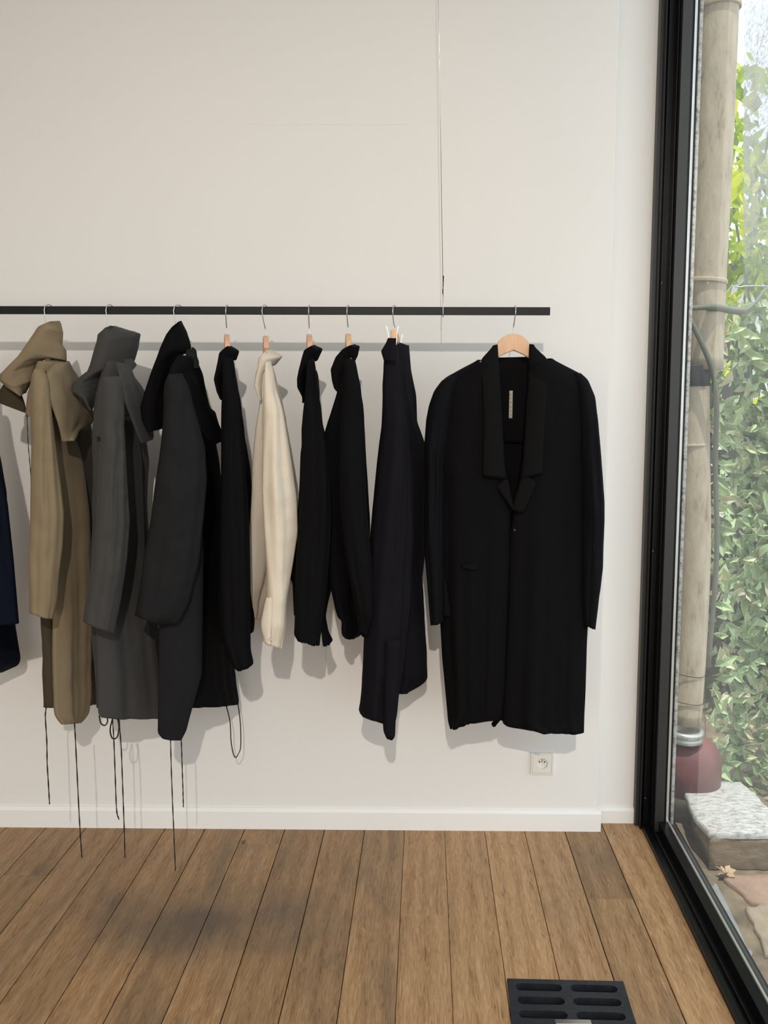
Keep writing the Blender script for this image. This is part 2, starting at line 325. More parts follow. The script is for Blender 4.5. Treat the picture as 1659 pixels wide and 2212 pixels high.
def smooth_pts(pts, n):
    """Catmull-Rom through points, n samples"""
    p = [Vector(q) for q in pts]; p = [p[0]*2-p[1]]+p+[p[-1]*2-p[-2]]; out = []; k = len(p)-3
    for i in range(n):
        t = i/(n-1)*k; j = min(int(t), k-1); u = t-j
        a, b_, c, d = p[j:j+4]
        out.append(0.5*((2*b_)+(c-a)*u+(2*a-5*b_+4*c-d)*u*u+(3*b_-a-3*c+d)*u**3))
    return out
def chain(pts, n, sm=2):
    a = np.array([(q[0], q[1]) for q in pts], float)
    ex = np.array([q[2] if len(q) > 2 else np.nan for q in pts], float)
    d = np.r_[0, np.cumsum(np.hypot(*np.diff(a, axis=0).T))]; d /= d[-1]
    t = np.linspace(0, 1, n)
    x, y = np.interp(t, d, a[:, 0]), np.interp(t, d, a[:, 1])
    for _ in range(sm):
        x[1:-1] = (x[:-2]+2*x[1:-1]+x[2:])/4; y[1:-1] = (y[:-2]+2*y[1:-1]+y[2:])/4
    ok = ~np.isnan(ex)
    e = np.interp(t, d[ok], ex[ok]) if ok.any() else None
    return x, y, e
def ev(v, t): return v(t) if callable(v) else v
def fold_val(folds, c, t):
    s = 0
    for fr_, am, ph, dr, t0, t1 in folds:
        w = min(1, max(0, (t-t0)/max(1e-6, t1-t0)))
        s += am*w*2.0*noise.noise(Vector((fr_*c*0.75+ph*3.1, dr*t*0.9+ph*5.0, ph*7.7+fr_)))
    return s

def loft(name, L, R, YL, YR, th, mat, parent, folds=(), crumple=0.0, seed=0, n=110, m=80, topth=None, solid=0.0022, cfreq=14, ragged=0.0, sm=1):
    """hollow cloth volume whose left and right outline pass through the two chains"""
    xl, yl, el = chain(L, n, sm); xr, yr, er = chain(R, n, sm); vs = []
    for i in range(n):
        t = i/(n-1)
        ya = el[i] if el is not None else ev(YL, t); yb = er[i] if er is not None else ev(YR, t)
        A, B = P(xl[i], yl[i], ya), P(xr[i], yr[i], yb); C = (A+B)/2; d = (B-A)/2
        nn = Vector((d.y, -d.x, 0)); nn.normalize()
        if nn.dot(CAM-C) < 0: nn = -nn
        tt = ev(th, t)
        tt = min(tt, d.length*1.3)
        vw = (C-CAM); dist = vw.length; vw.z = 0; vw.normalize(); npv = (nn-vw*nn.dot(vw)).length
        hw = math.hypot(xr[i]-xl[i], yr[i]-yl[i])/2*dist/F
        tt = min(tt, 0.55*hw/max(npv, 0.05))
        e = min(1.0, (i+0.6)/4.0); tt *= math.sqrt(e*(2-e))
        for j in range(m):
            a = 2*PI*j/m; c, s = math.cos(a), math.sin(a)
            f = fold_val(folds, c, t)*(1-c**6)
            p = C+d*c+nn*(math.copysign(abs(s)**0.85, s)*tt+f)
            if crumple:
                q = 1.25*noise.noise(Vector((p.x*cfreq*0.7+seed*7+p.z*3, p.y*cfreq*0.45, p.z*cfreq*0.62)))+0.45*noise.noise(Vector(((p.x-p.z*0.8)*cfreq*1.5, p.y*cfreq*0.8+seed, (p.z+p.x*0.6)*cfreq*1.3)))
                p = p+nn*q*crumple*(1-0.6*c**4)
            if ragged and i == n-1: p.z += ragged*(noise.noise(p*90)+0.6*noise.noise(p*260))
            vs.append(p)
    fs = [(i*m+j, i*m+(j+1) % m, (i+1)*m+(j+1) % m, (i+1)*m+j) for i in range(n-1) for j in range(m)]
    fs.append(tuple(range(m-1, -1, -1)))
    return mesh_obj(name, vs, fs, mat, parent, smooth=True, solid=solid)

def sheet(name, L, R, YL, YR, bulge, mat, parent, folds=(), crumple=0.0, seed=0, n=50, m=40, solid=0.003, cfreq=14, sm=1):
    xl, yl, el = chain(L, n, sm); xr, yr, er = chain(R, n, sm); vs = []
    for i in range(n):
        t = i/(n-1)
        ya = el[i] if el is not None else ev(YL, t); yb = er[i] if er is not None else ev(YR, t)
        A, B = P(xl[i], yl[i], ya), P(xr[i], yr[i], yb); C = (A+B)/2; d = (B-A)/2
        nn = Vector((d.y, -d.x, 0)); nn.normalize()
        if nn.dot(CAM-C) < 0: nn = -nn
        for j in range(m):
            c = -1+2*j/(m-1)
            f = fold_val(folds, c, t)*(1-c**4)+ev(bulge, t)*math.sqrt(max(0, 1-c*c))
            p = C+d*c+nn*f
            if crumple:
                q = noise.noise(Vector((p.x*cfreq+seed*7, p.y*cfreq, p.z*cfreq*0.6)))
                p = p+nn*q*crumple
            vs.append(p)
    fs = [(i*m+j, i*m+j+1, (i+1)*m+j+1, (i+1)*m+j) for i in range(n-1) for j in range(m-1)]
    return mesh_obj(name, vs, fs, mat, parent, smooth=True, solid=solid)

def pxtube(name, pts, Y, r, mat, parent, n=40, twist=True, flat=0.45, k=6):
    q = smooth_pts([P(x, y, (Y if not e else e[0])) for x, y, *e in pts], n)
    rs = [r*(1+0.22*math.sin(i*1.3)) if twist else r for i in range(n)]
    return MB().tube(q, rs, k, flat).build(name, mat, parent, smooth=True)

# ------------------------------------------------------------------ room shell
YR_ = -0.30                       # depth of the clothes rail
S = 0.016                         # the glazed wall is not quite square to the end wall
wall_r = P(1292.5, 1700, 0).x
zc = 3.6
YB = -7.4
struct(MB().box(-4.2, wall_r, 0, 0.30, 0, zc).build('wall_back', M['wall'], bevel=0.004))
RY = 0.068
struct(MB().box(wall_r, 0.788, RY, 0.30, 0, zc).build('wall_return', M['wall']))
struct(MB().box(-4.4, -4.2, YB, 0.3, 0, zc).build('wall_left', M['wall']))
struct(MB().box(-4.4, 1.0, YB-0.2, YB, 0, zc).build('wall_front', M['wall']))
struct(MB().box(-4.4, 0.925, YB-0.2, 0.3, zc, zc+0.15).build('ceiling', M['wall']))
# skirting boards with a chamfered top edge
def skirting(name, x0, x1, y, h, endcap=True):
    pr_ = [(0, 0), (-0.014, 0), (-0.014, h-0.012), (-0.006, h), (0, h)]
    vs = [(x, y+a, z) for x in (x0, x1) for a, z in pr_]; k = len(pr_)
    fs = [(i, (i+1) % k, k+(i+1) % k, k+i) for i in range(k)]+[tuple(range(k-1, -1, -1)), tuple(range(k, 2*k))]
    return struct(mesh_obj(name, vs, fs, M['skirt']))
hsk = P(650, 1747, -0.01).z
skirting('baseboard_back', -4.2, wall_r+0.010, 0, hsk)
skirting('baseboard_return', wall_r+0.001, 0.787, RY, P(1335, 1742, RY).z)
struct(MB().box(P(520, 267, 0).x, P(885, 268, 0).x, -0.0006, 0.001, P(700, 268, 0).z-0.0007, P(700, 268, 0).z+0.0007).build('trim_1', M['wall']))

# floor boards
gA_ = PZ(1095, 2115, 0.004); gB_ = PZ(1346, 2121, 0.004)
GX0, GX1, GY1, GY0 = gA_.x+0.005, gB_.x-0.006, gB_.y+0.002, gA_.y-0.41
rnd = random.Random(5)
xs0 = PZ(960, 1796, 0).x; pw = (PZ(1223, 1797, 0).x-PZ(360, 1789, 0).x)/10
joints = {}
def bi(px, py): return int(math.floor((PZ(px, py, 0).x-xs0)/pw))
for px, py in ((910, 1976), (1320, 1941), (560, 1823), (60, 1890)): joints[bi(px, py)] = PZ(px, py, 0).y
vs, fs, cols = [], [], []
i0, i1 = int((-4.2-xs0)/pw)-1, int((0.80-xs0)/pw)
for i in range(i0, i1+1):
    xa, xb = xs0+i*pw, xs0+(i+1)*pw
    g_ = rnd.choice((0.0008, 0.0012, 0.0016, 0.0022))
    cuts = [RY+0.0, YB]
    if i in joints: cuts.append(joints[i]); cuts.append(joints[i]-1.9)
    else: cuts += [rnd.uniform(-3.2, -1.4)]
    cuts += [-4.9+rnd.uniform(-0.3, 0.3)]
    cuts = sorted(set(cuts))
    for ya, yb in zip(cuts[:-1], cuts[1:]):
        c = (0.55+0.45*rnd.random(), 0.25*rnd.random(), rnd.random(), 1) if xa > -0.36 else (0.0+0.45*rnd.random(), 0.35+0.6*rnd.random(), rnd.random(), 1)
        if i == bi(1290, 1850): c = (0.05, 0.75, 0.3, 1) if yb > joints[i]+0.01 else (0.30, 0.45, 0.8, 1)
        if i == bi(830, 1950): c = (0.45, 0.85, 0.5, 1)
        X0_, X1_ = xa+g_, min(xb-g_*0.5, 0.812)
        # leave the opening under the floor grate free
        pieces = []
        if X1_ > GX0 and X0_ < GX1 and yb > GY0 and ya < GY1:
            for pa, pb_ in ((ya, min(yb, GY0)), (max(ya, GY1), yb)):
                if pb_-pa > 0.01: pieces.append((X0_, X1_, pa, pb_))
            for pa, pb_ in ((X0_, min(X1_, GX0)), (max(X0_, GX1), X1_)):
                if pb_-pa > 0.003: pieces.append((pa, pb_, max(ya, GY0), min(yb, GY1)))
        else: pieces = [(X0_, X1_, ya, yb)]
        for X0, X1, ya_, yb_ in pieces:
         if X1 <= X0: continue
         e = 0.0012; y0, y1 = ya_+(0.0008 if ya_ == ya else 0), yb_-(0.0008 if yb_ == yb else 0); n0 = len(vs)
         vs += [(X0, y0, -0.02), (X1, y0, -0.02), (X1, y1, -0.02), (X0, y1, -0.02), (X0, y0, -e), (X1, y0, -e), (X1, y1, -e), (X0, y1, -e),
                (X0+e, y0+e, 0), (X1-e, y0+e, 0), (X1-e, y1-e, 0), (X0+e, y1-e, 0)]
         q = [(0, 3, 2, 1), (0, 1, 5, 4), (1, 2, 6, 5), (2, 3, 7, 6), (3, 0, 4, 7), (4, 5, 9, 8), (5, 6, 10, 9), (6, 7, 11, 10), (7, 4, 8, 11), (8, 9, 10, 11)]
         fs += [tuple(n0+k for k in z) for z in q]; cols += [c]*len(q)
# set known boards: the darker one beside the window and warmer ones in the middle
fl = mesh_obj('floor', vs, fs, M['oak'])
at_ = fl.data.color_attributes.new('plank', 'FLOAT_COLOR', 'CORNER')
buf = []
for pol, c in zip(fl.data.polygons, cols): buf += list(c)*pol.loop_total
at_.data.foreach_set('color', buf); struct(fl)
struct(MB().box(-4.2, 0.812, YB, RY, -0.06, -0.0195).build('floor_base', M['hole']))

# ------------------------------------------------------------------ glazed wall: sill tracks, jamb, sash, pane
def prof_run(u0, u1, z0, z1, y0=-7.3, y1=0.08): return (u0, u1, y0, y1, z0, z1, S)
gw = thing('glazed_door', (0.84, -0.02, 0), None, None); gw['kind'] = 'structure'; gw.name = 'window_1'
tr_ = MB(); tr_.box(*prof_run(0.806, 0.930, -0.02, 0.003))
tr_.build('track', M['frameblack'], gw)
for u0, u1, hh in ((0.8065, 0.8150, 0.015), (0.8385, 0.8430, 0.018)):
    rr = MB(); rr.box(*prof_run(u0, u1, 0.003, hh)); rr.build('track_ridge', M['frameblack'], gw, bevel=0.0022)
sb = MB(); sb.box(*prof_run(0.860, 0.890, 0.004, 0.044, y1=0.02)); sb.build('bottom_rail', M['frameblack'], gw, bevel=0.002)
bd = MB(); bd.box(*prof_run(0.890, 0.897, 0.004, 0.050, y1=0.01)); bd.build('glazing_bead', M['alu'], gw, bevel=0.001)
bd = MB(); bd.box(*prof_run(0.904, 0.928, 0.003, 0.030, y1=0.06)); bd.build('outer_sill', M['frameblack'], gw, bevel=0.002)
jb = MB()
jb.box(0.799, 0.856, 0.045, 0.078, 0, zc)
jb.box(0.799, 0.803, 0.005, 0.045, 0, zc); jb.box(0.812, 0.815, 0.015, 0.045, 0, zc); jb.box(0.838, 0.842, 0.0, 0.045, 0, zc)
jb.build('jamb', M['frameblack'], gw, bevel=0.001)
MB().box(0.7875, 0.799, 0.035, 0.078, 0, zc).build('jamb_edge', M['framegrey'], gw)
MB().box(0.846, 0.880, -0.020, 0.04, 0.004, zc).build('stile', M['framegrey'], gw, bevel=0.002)
MB().box(0.880, 0.886, -0.018, 0.05, 0.004, zc).build('stile_edge', M['frameblack'], gw, bevel=0.001)
MB().box(0.886, 0.8950, -0.022, 0.03, 0.004, zc).build('spacer', M['alu'], gw)
MB().box(0.8950, 0.8985, -0.024, 0.03, 0.004, zc).build('seal', M['frameblack'], gw)
scr = MB()
for px, py in ((1428, 611), (1409, 1190), (1419, 1278), (1394, 1724), (1416, 915)):
    p = P(px, py, 0.043)
    scr.lathe([(0.0028, 0), (0.0028, 0.0001)], (0, 0, 0), 12)
    k0 = len(scr.v)-24
    for q in range(k0, k0+24): v = scr.v[q]; scr.v[q] = Vector((p.x+v.x, p.y-0.002*(1 if q-k0 >= 12 else 0), p.z+v.y))
scr.build('screw', M['steel'], gw)
v = [(0.900+S*y, y, z) for y, z in ((0.0, 0.045), (-7.3, 0.045), (-7.3, zc), (0.0, zc))]
mesh_obj('pane', v, [(0, 1, 2, 3)], M['glass'], gw)
# the last edge of the outer masonry beside the pane
mo = MB(); k = 140
for i in range(k):
    z0, z1 = 3.6*i/k, 3.6*(i+1)/k; j = 0.0018*noise.noise(Vector((0, 0, z0*30)))
    mo.box(0.905, 0.916+j, -0.012, 0.06, z0, z1)
struct(mo.build('trim_2', M['gasket']))
struct(MB().box(0.79, 0.914, 0.08, 0.36, 0, 3.8).build('wall_outer', M['render']))

# ------------------------------------------------------------------ outside
struct(MB().box(0.926, 9, -7.5, 9.6, -0.12, -0.035).build('ground_yard', M['earth']))
def slab(name, poly, z0, z1, mat, label, cat, group=None, rough=0.006, seed=0):
    """irregular stone with a rounded, uneven rim"""
    c = sum((Vector(p) for p in poly), Vector((0, 0)))/len(poly); pts = []
    k = len(poly)
    for i in range(k):
        a, b_ = Vector(poly[i]), Vector(poly[(i+1) % k]); q = max(4, int((b_-a).length/0.025))
        for j in range(q):
            p = a.lerp(b_, j/q); d = (p-c).normalized(); p = p+d*rough*noise.noise(Vector((p.x*25, p.y*25, seed)))*2
            pts.append(p)
    n_ = len(pts); vs = []; lv = [(1.0, z0), (1.0, z1-0.012), (0.985, z1-0.003), (0.95, z1), (0.7, z1), (0.4, z1), (0.12, z1)]
    for s_, z in lv:
        for p in pts:
            w = c+(p-c)*s_
            vs.append((w.x, w.y, z+(0.004*noise.noise(Vector((w.x*12, w.y*12, seed))) if z > z1-0.01 else 0)))
    fs_ = [(i*n_+j, i*n_+(j+1) % n_, (i+1)*n_+(j+1) % n_, (i+1)*n_+j) for i in range(len(lv)-1) for j in range(n_)]
    fs_.append(tuple((len(lv)-1)*n_+j for j in range(n_)))
    o = mesh_obj(name, vs, fs_, mat, smooth=True)
    return tag(o, label, cat, group)
zt = 0.10
pz = lambda x, y, z=zt: tuple(PZ(x, y, z)[:2])
slab('granite_block', [pz(1468, 1689), pz(1480, 1685), pz(1600, 1686), pz(1640, 1722), pz(1690, 1780), pz(1700, 1800), pz(1532, 1799), pz(1500, 1762)], 0.078, zt, M['granite'],
     'white speckled granite block with chipped edges lying outside the glass', 'stone', rough=0.004)
slab('stone_step', [pz(1495, 1740, 0.075), pz(1720, 1740, 0.075), pz(1740, 1816, 0.075), pz(1535, 1814, 0.075)], -0.03, 0.077, M['earth'],
     'brown weathered stone under the white granite block', 'stone', seed=3)
pavers = [([(1560, 1890), (1720, 1885), (1760, 1960), (1625, 1950)], 'paver_pink', 'pinkish paving stone in front of the brown step stone, far end of yard'),
          ([(1612, 1960), (1760, 1930), (1840, 2060), (1655, 2060)], 'paver', 'sand coloured paving stone with an uneven edge, near the window track'),
          ([(1545, 1905), (1572, 1955), (1625, 2070), (1665, 2150), (1700, 2212), (1690, 2240), (1640, 2160), (1560, 2010), (1530, 1925)], 'paver_blue', 'long blue-grey stone kerb running along the outer window sill'),
          ([(1665, 2075), (1850, 2070), (1900, 2200), (1720, 2205)], 'paver_pink', 'pinkish paving stone at the right edge, nearest the viewer')]
for i, (poly, mt, lab) in enumerate(pavers):
    slab('paving_stone', [pz(x, y, -0.02) for x, y in poly], -0.05, -0.02 + 0.001*i, M[mt], lab, 'paving stone', None, 0.008, i+5)
# dry leaf by the sill
lf = MB(); c = PZ(1568, 1890, -0.02)
for i in range(7):
    a = i*0.9; d = Vector((math.cos(a), math.sin(a), 0.5+0.4*math.sin(i*3)))*0.035
    s_ = Vector((-d.y, d.x, 0))*0.3
    lf.add([c, c+d*0.5+s_+Vector((0, 0, 0.01)), c+d, c+d*0.5-s_], [(0, 1, 2, 3)])
tag(lf.build('dry_leaf', simple('dry_leaf_tan', (0.42, 0.30, 0.19), 0.7), solid=0.0015), 'curled tan dry leaf lying on stones beside the window sill', 'leaf')

# rain pipe
PY = 0.17
def pipe_c(px, py, rpx_right):  # centre so that the right edge is seen at px
    p = P(px, py, PY); return Vector((p.x-rpx_right, PY, p.z))
rp = thing('rain_pipe', (P(1535, 1600, PY).x-0.06, PY, 0), 'weathered cream rain pipe with bands standing behind the glass', 'pipe')
up = [pipe_c(1599, -60, 0.072), pipe_c(1597, 0, 0.072), pipe_c(1585, 300, 0.070), pipe_c(1570, 600, 0.068), pipe_c(1560, 800, 0.062)]
MB().tube(smooth_pts(up, 30), [0.072-0.010*i/29 for i in range(30)], 40).build('upper_pipe', M['pipe'], rp, smooth=True)
lo = [pipe_c(1531, 815, 0.056), pipe_c(1533, 1000, 0.056), pipe_c(1534, 1200, 0.056), pipe_c(1525, 1400, 0.056), pipe_c(1514, 1560, 0.056)]
MB().tube(smooth_pts(lo, 30), 0.056, 40).build('lower_pipe', M['pipe'], rp, smooth=True)
for (a, b_, r_, nm, mt) in (((1571, 604), (1570, 613), 0.071, 'joint_ring', 'pipe'), ((1600, 10), (1600, 22), 0.076, 'joint_ring', 'pipe'), ((1533, 790), (1533, 835), 0.060, 'clamp_band', 'framegrey'),
                            ((1532, 958), (1532, 964), 0.0585, 'joint_ring', 'pipe'), ((1516, 1513), (1516, 1517), 0.0575, 'joint_ring', 'pipe')):
    MB().tube([pipe_c(a[0], a[1], r_), pipe_c(b_[0], b_[1], r_)], r_, 40).build(nm, M[mt], rp, smooth=True, bevel=0.002)
cc = pipe_c(1514, 1585, 0.056); zt_ = cc.z
MB().lathe([(0.058, 0.028), (0.064, 0.024), (0.064, 0.012), (0.058, 0.006), (0.062, 0.0), (0.062, -0.014), (0.055, -0.018)], (cc.x, cc.y, zt_-0.012)).build('collar', M['alu'], rp, smooth=True)
for py_ in (1453, 1512):
    pts = [Vector((cc.x+0.0595*math.cos(a), PY+0.0595*math.sin(a), P(1500, py_, PY).z+0.004*math.sin(2*a))) for a in [i*2*PI/30 for i in range(31)]]
    MB().tube(pts, 0.0013, 6).build('wire_tie', M['hole'], rp, smooth=True)
base = tag(MB().lathe([(0.125, -0.20), (0.125, -0.1), (0.12, -0.06), (0.10, -0.02), (0.075, 0.0), (0.055, 0.005), (0.04, 0.005)], (P(1492, 1640, PY+0.02).x, PY+0.05, P(1492, 1605, PY).z)).build('drain_urn', M['maroon'], smooth=True),
           'maroon rounded drain pot under the cream rain pipe', 'drain pot')

# camouflage net: one hanging net of cut fabric leaves
def leaf_cloud(name, count, fn, size, mat, seed, parent=None, curl=0.35, orient=None):
    r_ = random.Random(seed); vs, fs, tint = [], [], []
    for i in range(count):
        c, tn = fn(r_); sz = size*r_.uniform(0.6, 1.35)
        e = Euler((r_.uniform(-0.9, 0.9), r_.uniform(-0.9, 0.9), r_.uniform(0, 6.28))).to_matrix()
        base_ = Matrix.Rotation(PI/2, 3, 'X') @ Matrix.Rotation(r_.uniform(0, 6.28), 3, 'Z')
        Rm = Euler((r_.uniform(-0.7, 0.7), r_.uniform(-0.5, 0.5), r_.uniform(-0.9, 0.9))).to_matrix() @ base_
        pts = [(-1, 0, 0), (-0.35, 0.42, curl), (0.3, 0.3, curl*0.3), (1, 0.1, -curl*0.5), (0.35, -0.42, curl), (-0.4, -0.3, curl*0.3), (0, 0, 0)]
        n0 = len(vs)
        for q in pts: vs.append(c+Rm @ (Vector(q)*sz*Vector((1, 1, 1)).length/1.73))
        f = [(0, 1, 6), (1, 2, 6), (2, 3, 6), (3, 4, 6), (4, 5, 6), (5, 0, 6)]
        fs += [tuple(n0+k for k in z) for z in f]; tint += [tn]*len(f)
    o = mesh_obj(name, vs, fs, mat, parent)
    a = o.data.attributes.new('tint', 'FLOAT', 'FACE'); a.data.foreach_set('value', tint)
    md = o.modifiers.new('thickness', 'SOLIDIFY'); md.thickness = 0.0012
    return o
NY = 0.42
def net_pt(r_):
    while True:
        px, py = r_.uniform(1538, 2150), r_.uniform(655, 1790)
        edge = 1545+14*math.sin(py*0.02)-(20 if py > 1450 else 0)
        if py < 880: edge = 1500+(py-655)*0.20
        if px < 1660 and 700 < py < 960 and 1568 < px-(700-py)*0.08 < 1588 and r_.random() < 0.85: continue
        if px < edge: continue
        Y = NY+r_.uniform(-0.05, 0.07)+0.05*math.sin(px*0.03+py*0.01)
        if px < 1570: Y -= 0.10+0.02*r_.random()
        p = P(px, py, Y)
        if p.z < -0.03: continue
        return p, r_.random()**1.2
net = thing('camouflage_net', (1.4, NY, 0), 'pale green camouflage net of cut fabric leaves hanging outside', 'net')
leaf_cloud('net_leaves', 4800, net_pt, 0.036, M['camo'], 11, net)
cr_ = MB()
for i in range(14):
    a = P(1535+i*42, 680, NY+0.02); b_ = P(1530+i*45, 1780, NY+0.02)
    cr_.tube(smooth_pts([a, a.lerp(b_, 0.33)+Vector((0.02*math.sin(i), 0.01, 0)), a.lerp(b_, 0.66)-Vector((0.02, 0, 0)), b_], 20), 0.0016, 5)
for i in range(16):
    y = 720+i*70; cr_.tube(smooth_pts([P(1530, y, NY+0.02), P(1700, y+25, NY+0.03), P(2100, y, NY+0.02)], 20), 0.0014, 5)
cr_.build('net_cord', M['cordgreen'], net)
pts = smooth_pts([P(1470, 668, 0.10), P(1540, 664, 0.10), P(1600, 672, 0.2), P(1630, 655, 0.3), P(1670, 615, 0.4), P(1800, 560, 0.45)], 40)
MB().tube(pts, [0.013 if 6 < i < 18 else 0.009 if i <= 6 else 0.006 for i in range(40)], 8).build('gathered_top_edge', M['cordgreen'], net, smooth=True)
# taut cable and gathered net strip across the pipe
MB().tube(smooth_pts([P(1490, 690, 0.07), P(1515, 740, 0.07), P(1538, 800, 0.07), P(1548, 880, 0.1), P(1545, 1000, 0.16), P(1548, 1200, 0.2), P(1530, 1440, 0.24)], 50), 0.010, 8).build('gathered_side_edge', M['cordgreen'], net, smooth=True)  # net edge whose dark colour also stands in for shade beside the pipe
tag(MB().tube(smooth_pts([P(1585, 618, 0.5), P(1600, 620, 0.5), P(1640, 618, 0.5), P(1900, 625, 0.5)], 20), 0.003, 6).build('cable', M['steel'], smooth=True), 'thin grey cable strung above the camouflage net outside', 'cable')
# foliage beyond
def hedge_pt(r_): return Vector((r_.uniform(1.2, 4.6), r_.uniform(1.3, 1.9), r_.uniform(-0.03, 1.55))), r_.random()
tag(leaf_cloud('hedge', 5200, hedge_pt, 0.06, M['hedge'], 3), 'dark green hedge growing behind the camouflage net', 'hedge')
def bam_pt(r_):
    while True:
        p = Vector((r_.uniform(1.5, 4.5), r_.uniform(2.0, 3.0), r_.uniform(1.5, 3.55)))
        if noise.noise(p*1.9) > -0.02: return p, r_.random()
bam = thing('bamboo', (2.4, 2.5, -0.035), 'bright yellow-green leafy plant rising above the net behind the rain pipe', 'plant')
leaf_cloud('leaves', 4200, bam_pt, 0.055, M['bamboo'], 9, bam, curl=0.15)
st_ = MB(); r_ = random.Random(4)
for i in range(26):
    x, y = r_.uniform(1.5, 4.4), r_.uniform(2.0, 3.0)
    st_.tube([(x, y, -0.03), (x+r_.uniform(-.1, .1), y, 1.8), (x+r_.uniform(-.3, .3), y+.1, 3.5)], 0.008, 6)
st_.build('stems', M['cordgreen'], bam)
hs = thing('house', (5.0, 9.5, -0.035), 'pale house front with a grey band far behind the plants', 'house')
MB().box(1.0, 12, 9.5, 12, -0.035, 3.4).build('wall', M['whitebuild'], hs)
MB().box(0.9, 12.1, 9.35, 12.1, 3.4, 3.55).build('roof_edge', M['framegrey'], hs)
for i in range(5): MB().box(2.4+i*1.5, 3.1+i*1.5, 9.46, 9.5, 1.4, 2.7).build('window', M['framegrey'], hs)

# ------------------------------------------------------------------ rail, cable, socket, floor grate
rz = (P(600, 672, YR_).z+P(1188, 672.5, YR_).z)/2
zl, zr = P(0, 670, YR_).z, P(1188, 672.5, YR_).z
xl_, xr_ = P(0, 670, YR_).x, P(1188, 672.5, YR_).x
hr = (P(600, 663.5, YR_).z-P(600, 680.5, YR_).z)/2; RT = 0.006
def rail_z(x): return zl+(zr-zl)*(x-xl_)/(xr_-xl_)
rail = thing('clothes_rail', (xr_-0.33, YR_, rz), 'long flat black metal clothes rail hung from the ceiling by thin cables', 'clothes rail')
xe = -3.2; vs = []
for x in (xe, xr_):
    for y, z in ((-RT, -hr), (RT, -hr), (RT, hr), (-RT, hr)): vs.append((x, YR_+y, rail_z(x)+z))
mesh_obj('bar', vs, [(0, 1, 2, 3), (7, 6, 5, 4), (0, 4, 5, 1), (1, 5, 6, 2), (2, 6, 7, 3), (3, 7, 4, 0)], M['railblack'], rail, bevel=0.0008)
for bx, far in ((P(957, 672, YR_).x, False), (-2.3, True)):
    top = P(947, 0, YR_) if not far else Vector((-2.3, YR_, 2.9))
    dirv = (top-Vector((bx, YR_, rail_z(bx)))); top = Vector((bx, YR_, rail_z(bx)))+dirv*((zc-rail_z(bx))/dirv.z)
    bt = Vector((bx, YR_, rail_z(bx)+hr+0.03))
    MB().tube([bt, top], 0.0011, 6).build('cable', M['steel'], rail, smooth=True)
    f0 = bt.lerp(top, 0.012); f1 = bt.lerp(top, 0.045)
    z1 = P(955, 635, YR_).z; z2 = P(955, 596, YR_).z
    mb = MB().tube([(bx-0.001, YR_-0.002, z1), (bx-0.001, YR_-0.002, z1+0.016)], 0.0019, 8); mb.tube([(bx-0.0005, YR_-0.002, z2-0.035), (bx+0.001, YR_-0.002, z2)], 0.0016, 8)
    mb.build('crimp', M['framegrey'], rail, smooth=True)
    lp = [(bx, YR_, rail_z(bx)+hr+0.032), (bx, YR_-RT-0.002, rail_z(bx)+hr+0.008), (bx, YR_-RT-0.0022, rail_z(bx)-hr*0.6), (bx+0.0005, YR_-0.003, rail_z(bx)-hr-0.004), (bx, YR_+RT, rail_z(bx)-hr-0.003), (bx, YR_+RT+0.002, rail_z(bx)+hr*0.9), (bx, YR_, rail_z(bx)+hr+0.03)]
    MB().tube(smooth_pts(lp, 40), 0.0014, 8).build('cable_loop', M['steel'], rail, smooth=True)

# socket
a = P(1147, 1674, -0.01); b_ = P(1196, 1626, -0.01); sc_ = ((a+b_)/2); sw = (b_.x-a.x)/2
so = thing('wall_socket', (sc_.x, 0, sc_.z), 'square white wall socket low on the wall right of the long black coat', 'socket')
def sq_ring(h0, h1, y0, y1):
    pass
fr_ = MB(); w_ = sw
o_, i_ = w_, w_*0.86
fr_.box(sc_.x-o_, sc_.x-i_, -0.010, 0, sc_.z-o_, sc_.z+o_); fr_.box(sc_.x+i_, sc_.x+o_, -0.010, 0, sc_.z-o_, sc_.z+o_)
fr_.box(sc_.x-i_, sc_.x+i_, -0.010, 0, sc_.z-o_, sc_.z-i_); fr_.box(sc_.x-i_, sc_.x+i_, -0.010, 0, sc_.z+i_, sc_.z+o_)
fr_.build('frame', M['socket'], so)
# insert plate with a round well
k = 48; R0 = w_*0.50; vs = []; q = w_*0.845
for i in range(k):
    a_ = 2*PI*i/k; c, s = math.cos(a_), math.sin(a_); mm = q/max(abs(c), abs(s))
    vs += [(sc_.x+c*mm, -0.0095, sc_.z+s*mm), (sc_.x+c*R0, -0.0095, sc_.z+s*R0), (sc_.x+c*R0*0.94, -0.001, sc_.z+s*R0*0.94), (sc_.x+c*mm, 0, sc_.z+s*mm)]
fs = []
for i in range(k):
    j = (i+1) % k
    fs += [(4*i, 4*j, 4*j+1, 4*i+1), (4*i+1, 4*j+1, 4*j+2, 4*i+2), (4*j, 4*i, 4*i+3, 4*j+3)]
fs.append(tuple(4*i+2 for i in range(k)))
ins = mesh_obj('insert', vs, fs, M['socket'], so)
for dx in (-0.0095, 0.0095):
    MB().tube([(sc_.x+dx, -0.0018, sc_.z+0.004), (sc_.x+dx, -0.0008, sc_.z+0.004)], 0.0027, 16).build('hole', M['hole'], ins)
MB().tube([(sc_.x, -0.009, sc_.z+0.0125), (sc_.x, -0.001, sc_.z+0.0125)], 0.0024, 16).build('earth_pin', M['steel'], ins)
MB().tube([(sc_.x, -0.002, sc_.z+0.003), (sc_.x, -0.001, sc_.z+0.003)], 0.0024, 16).build('screw', M['brass'], ins)

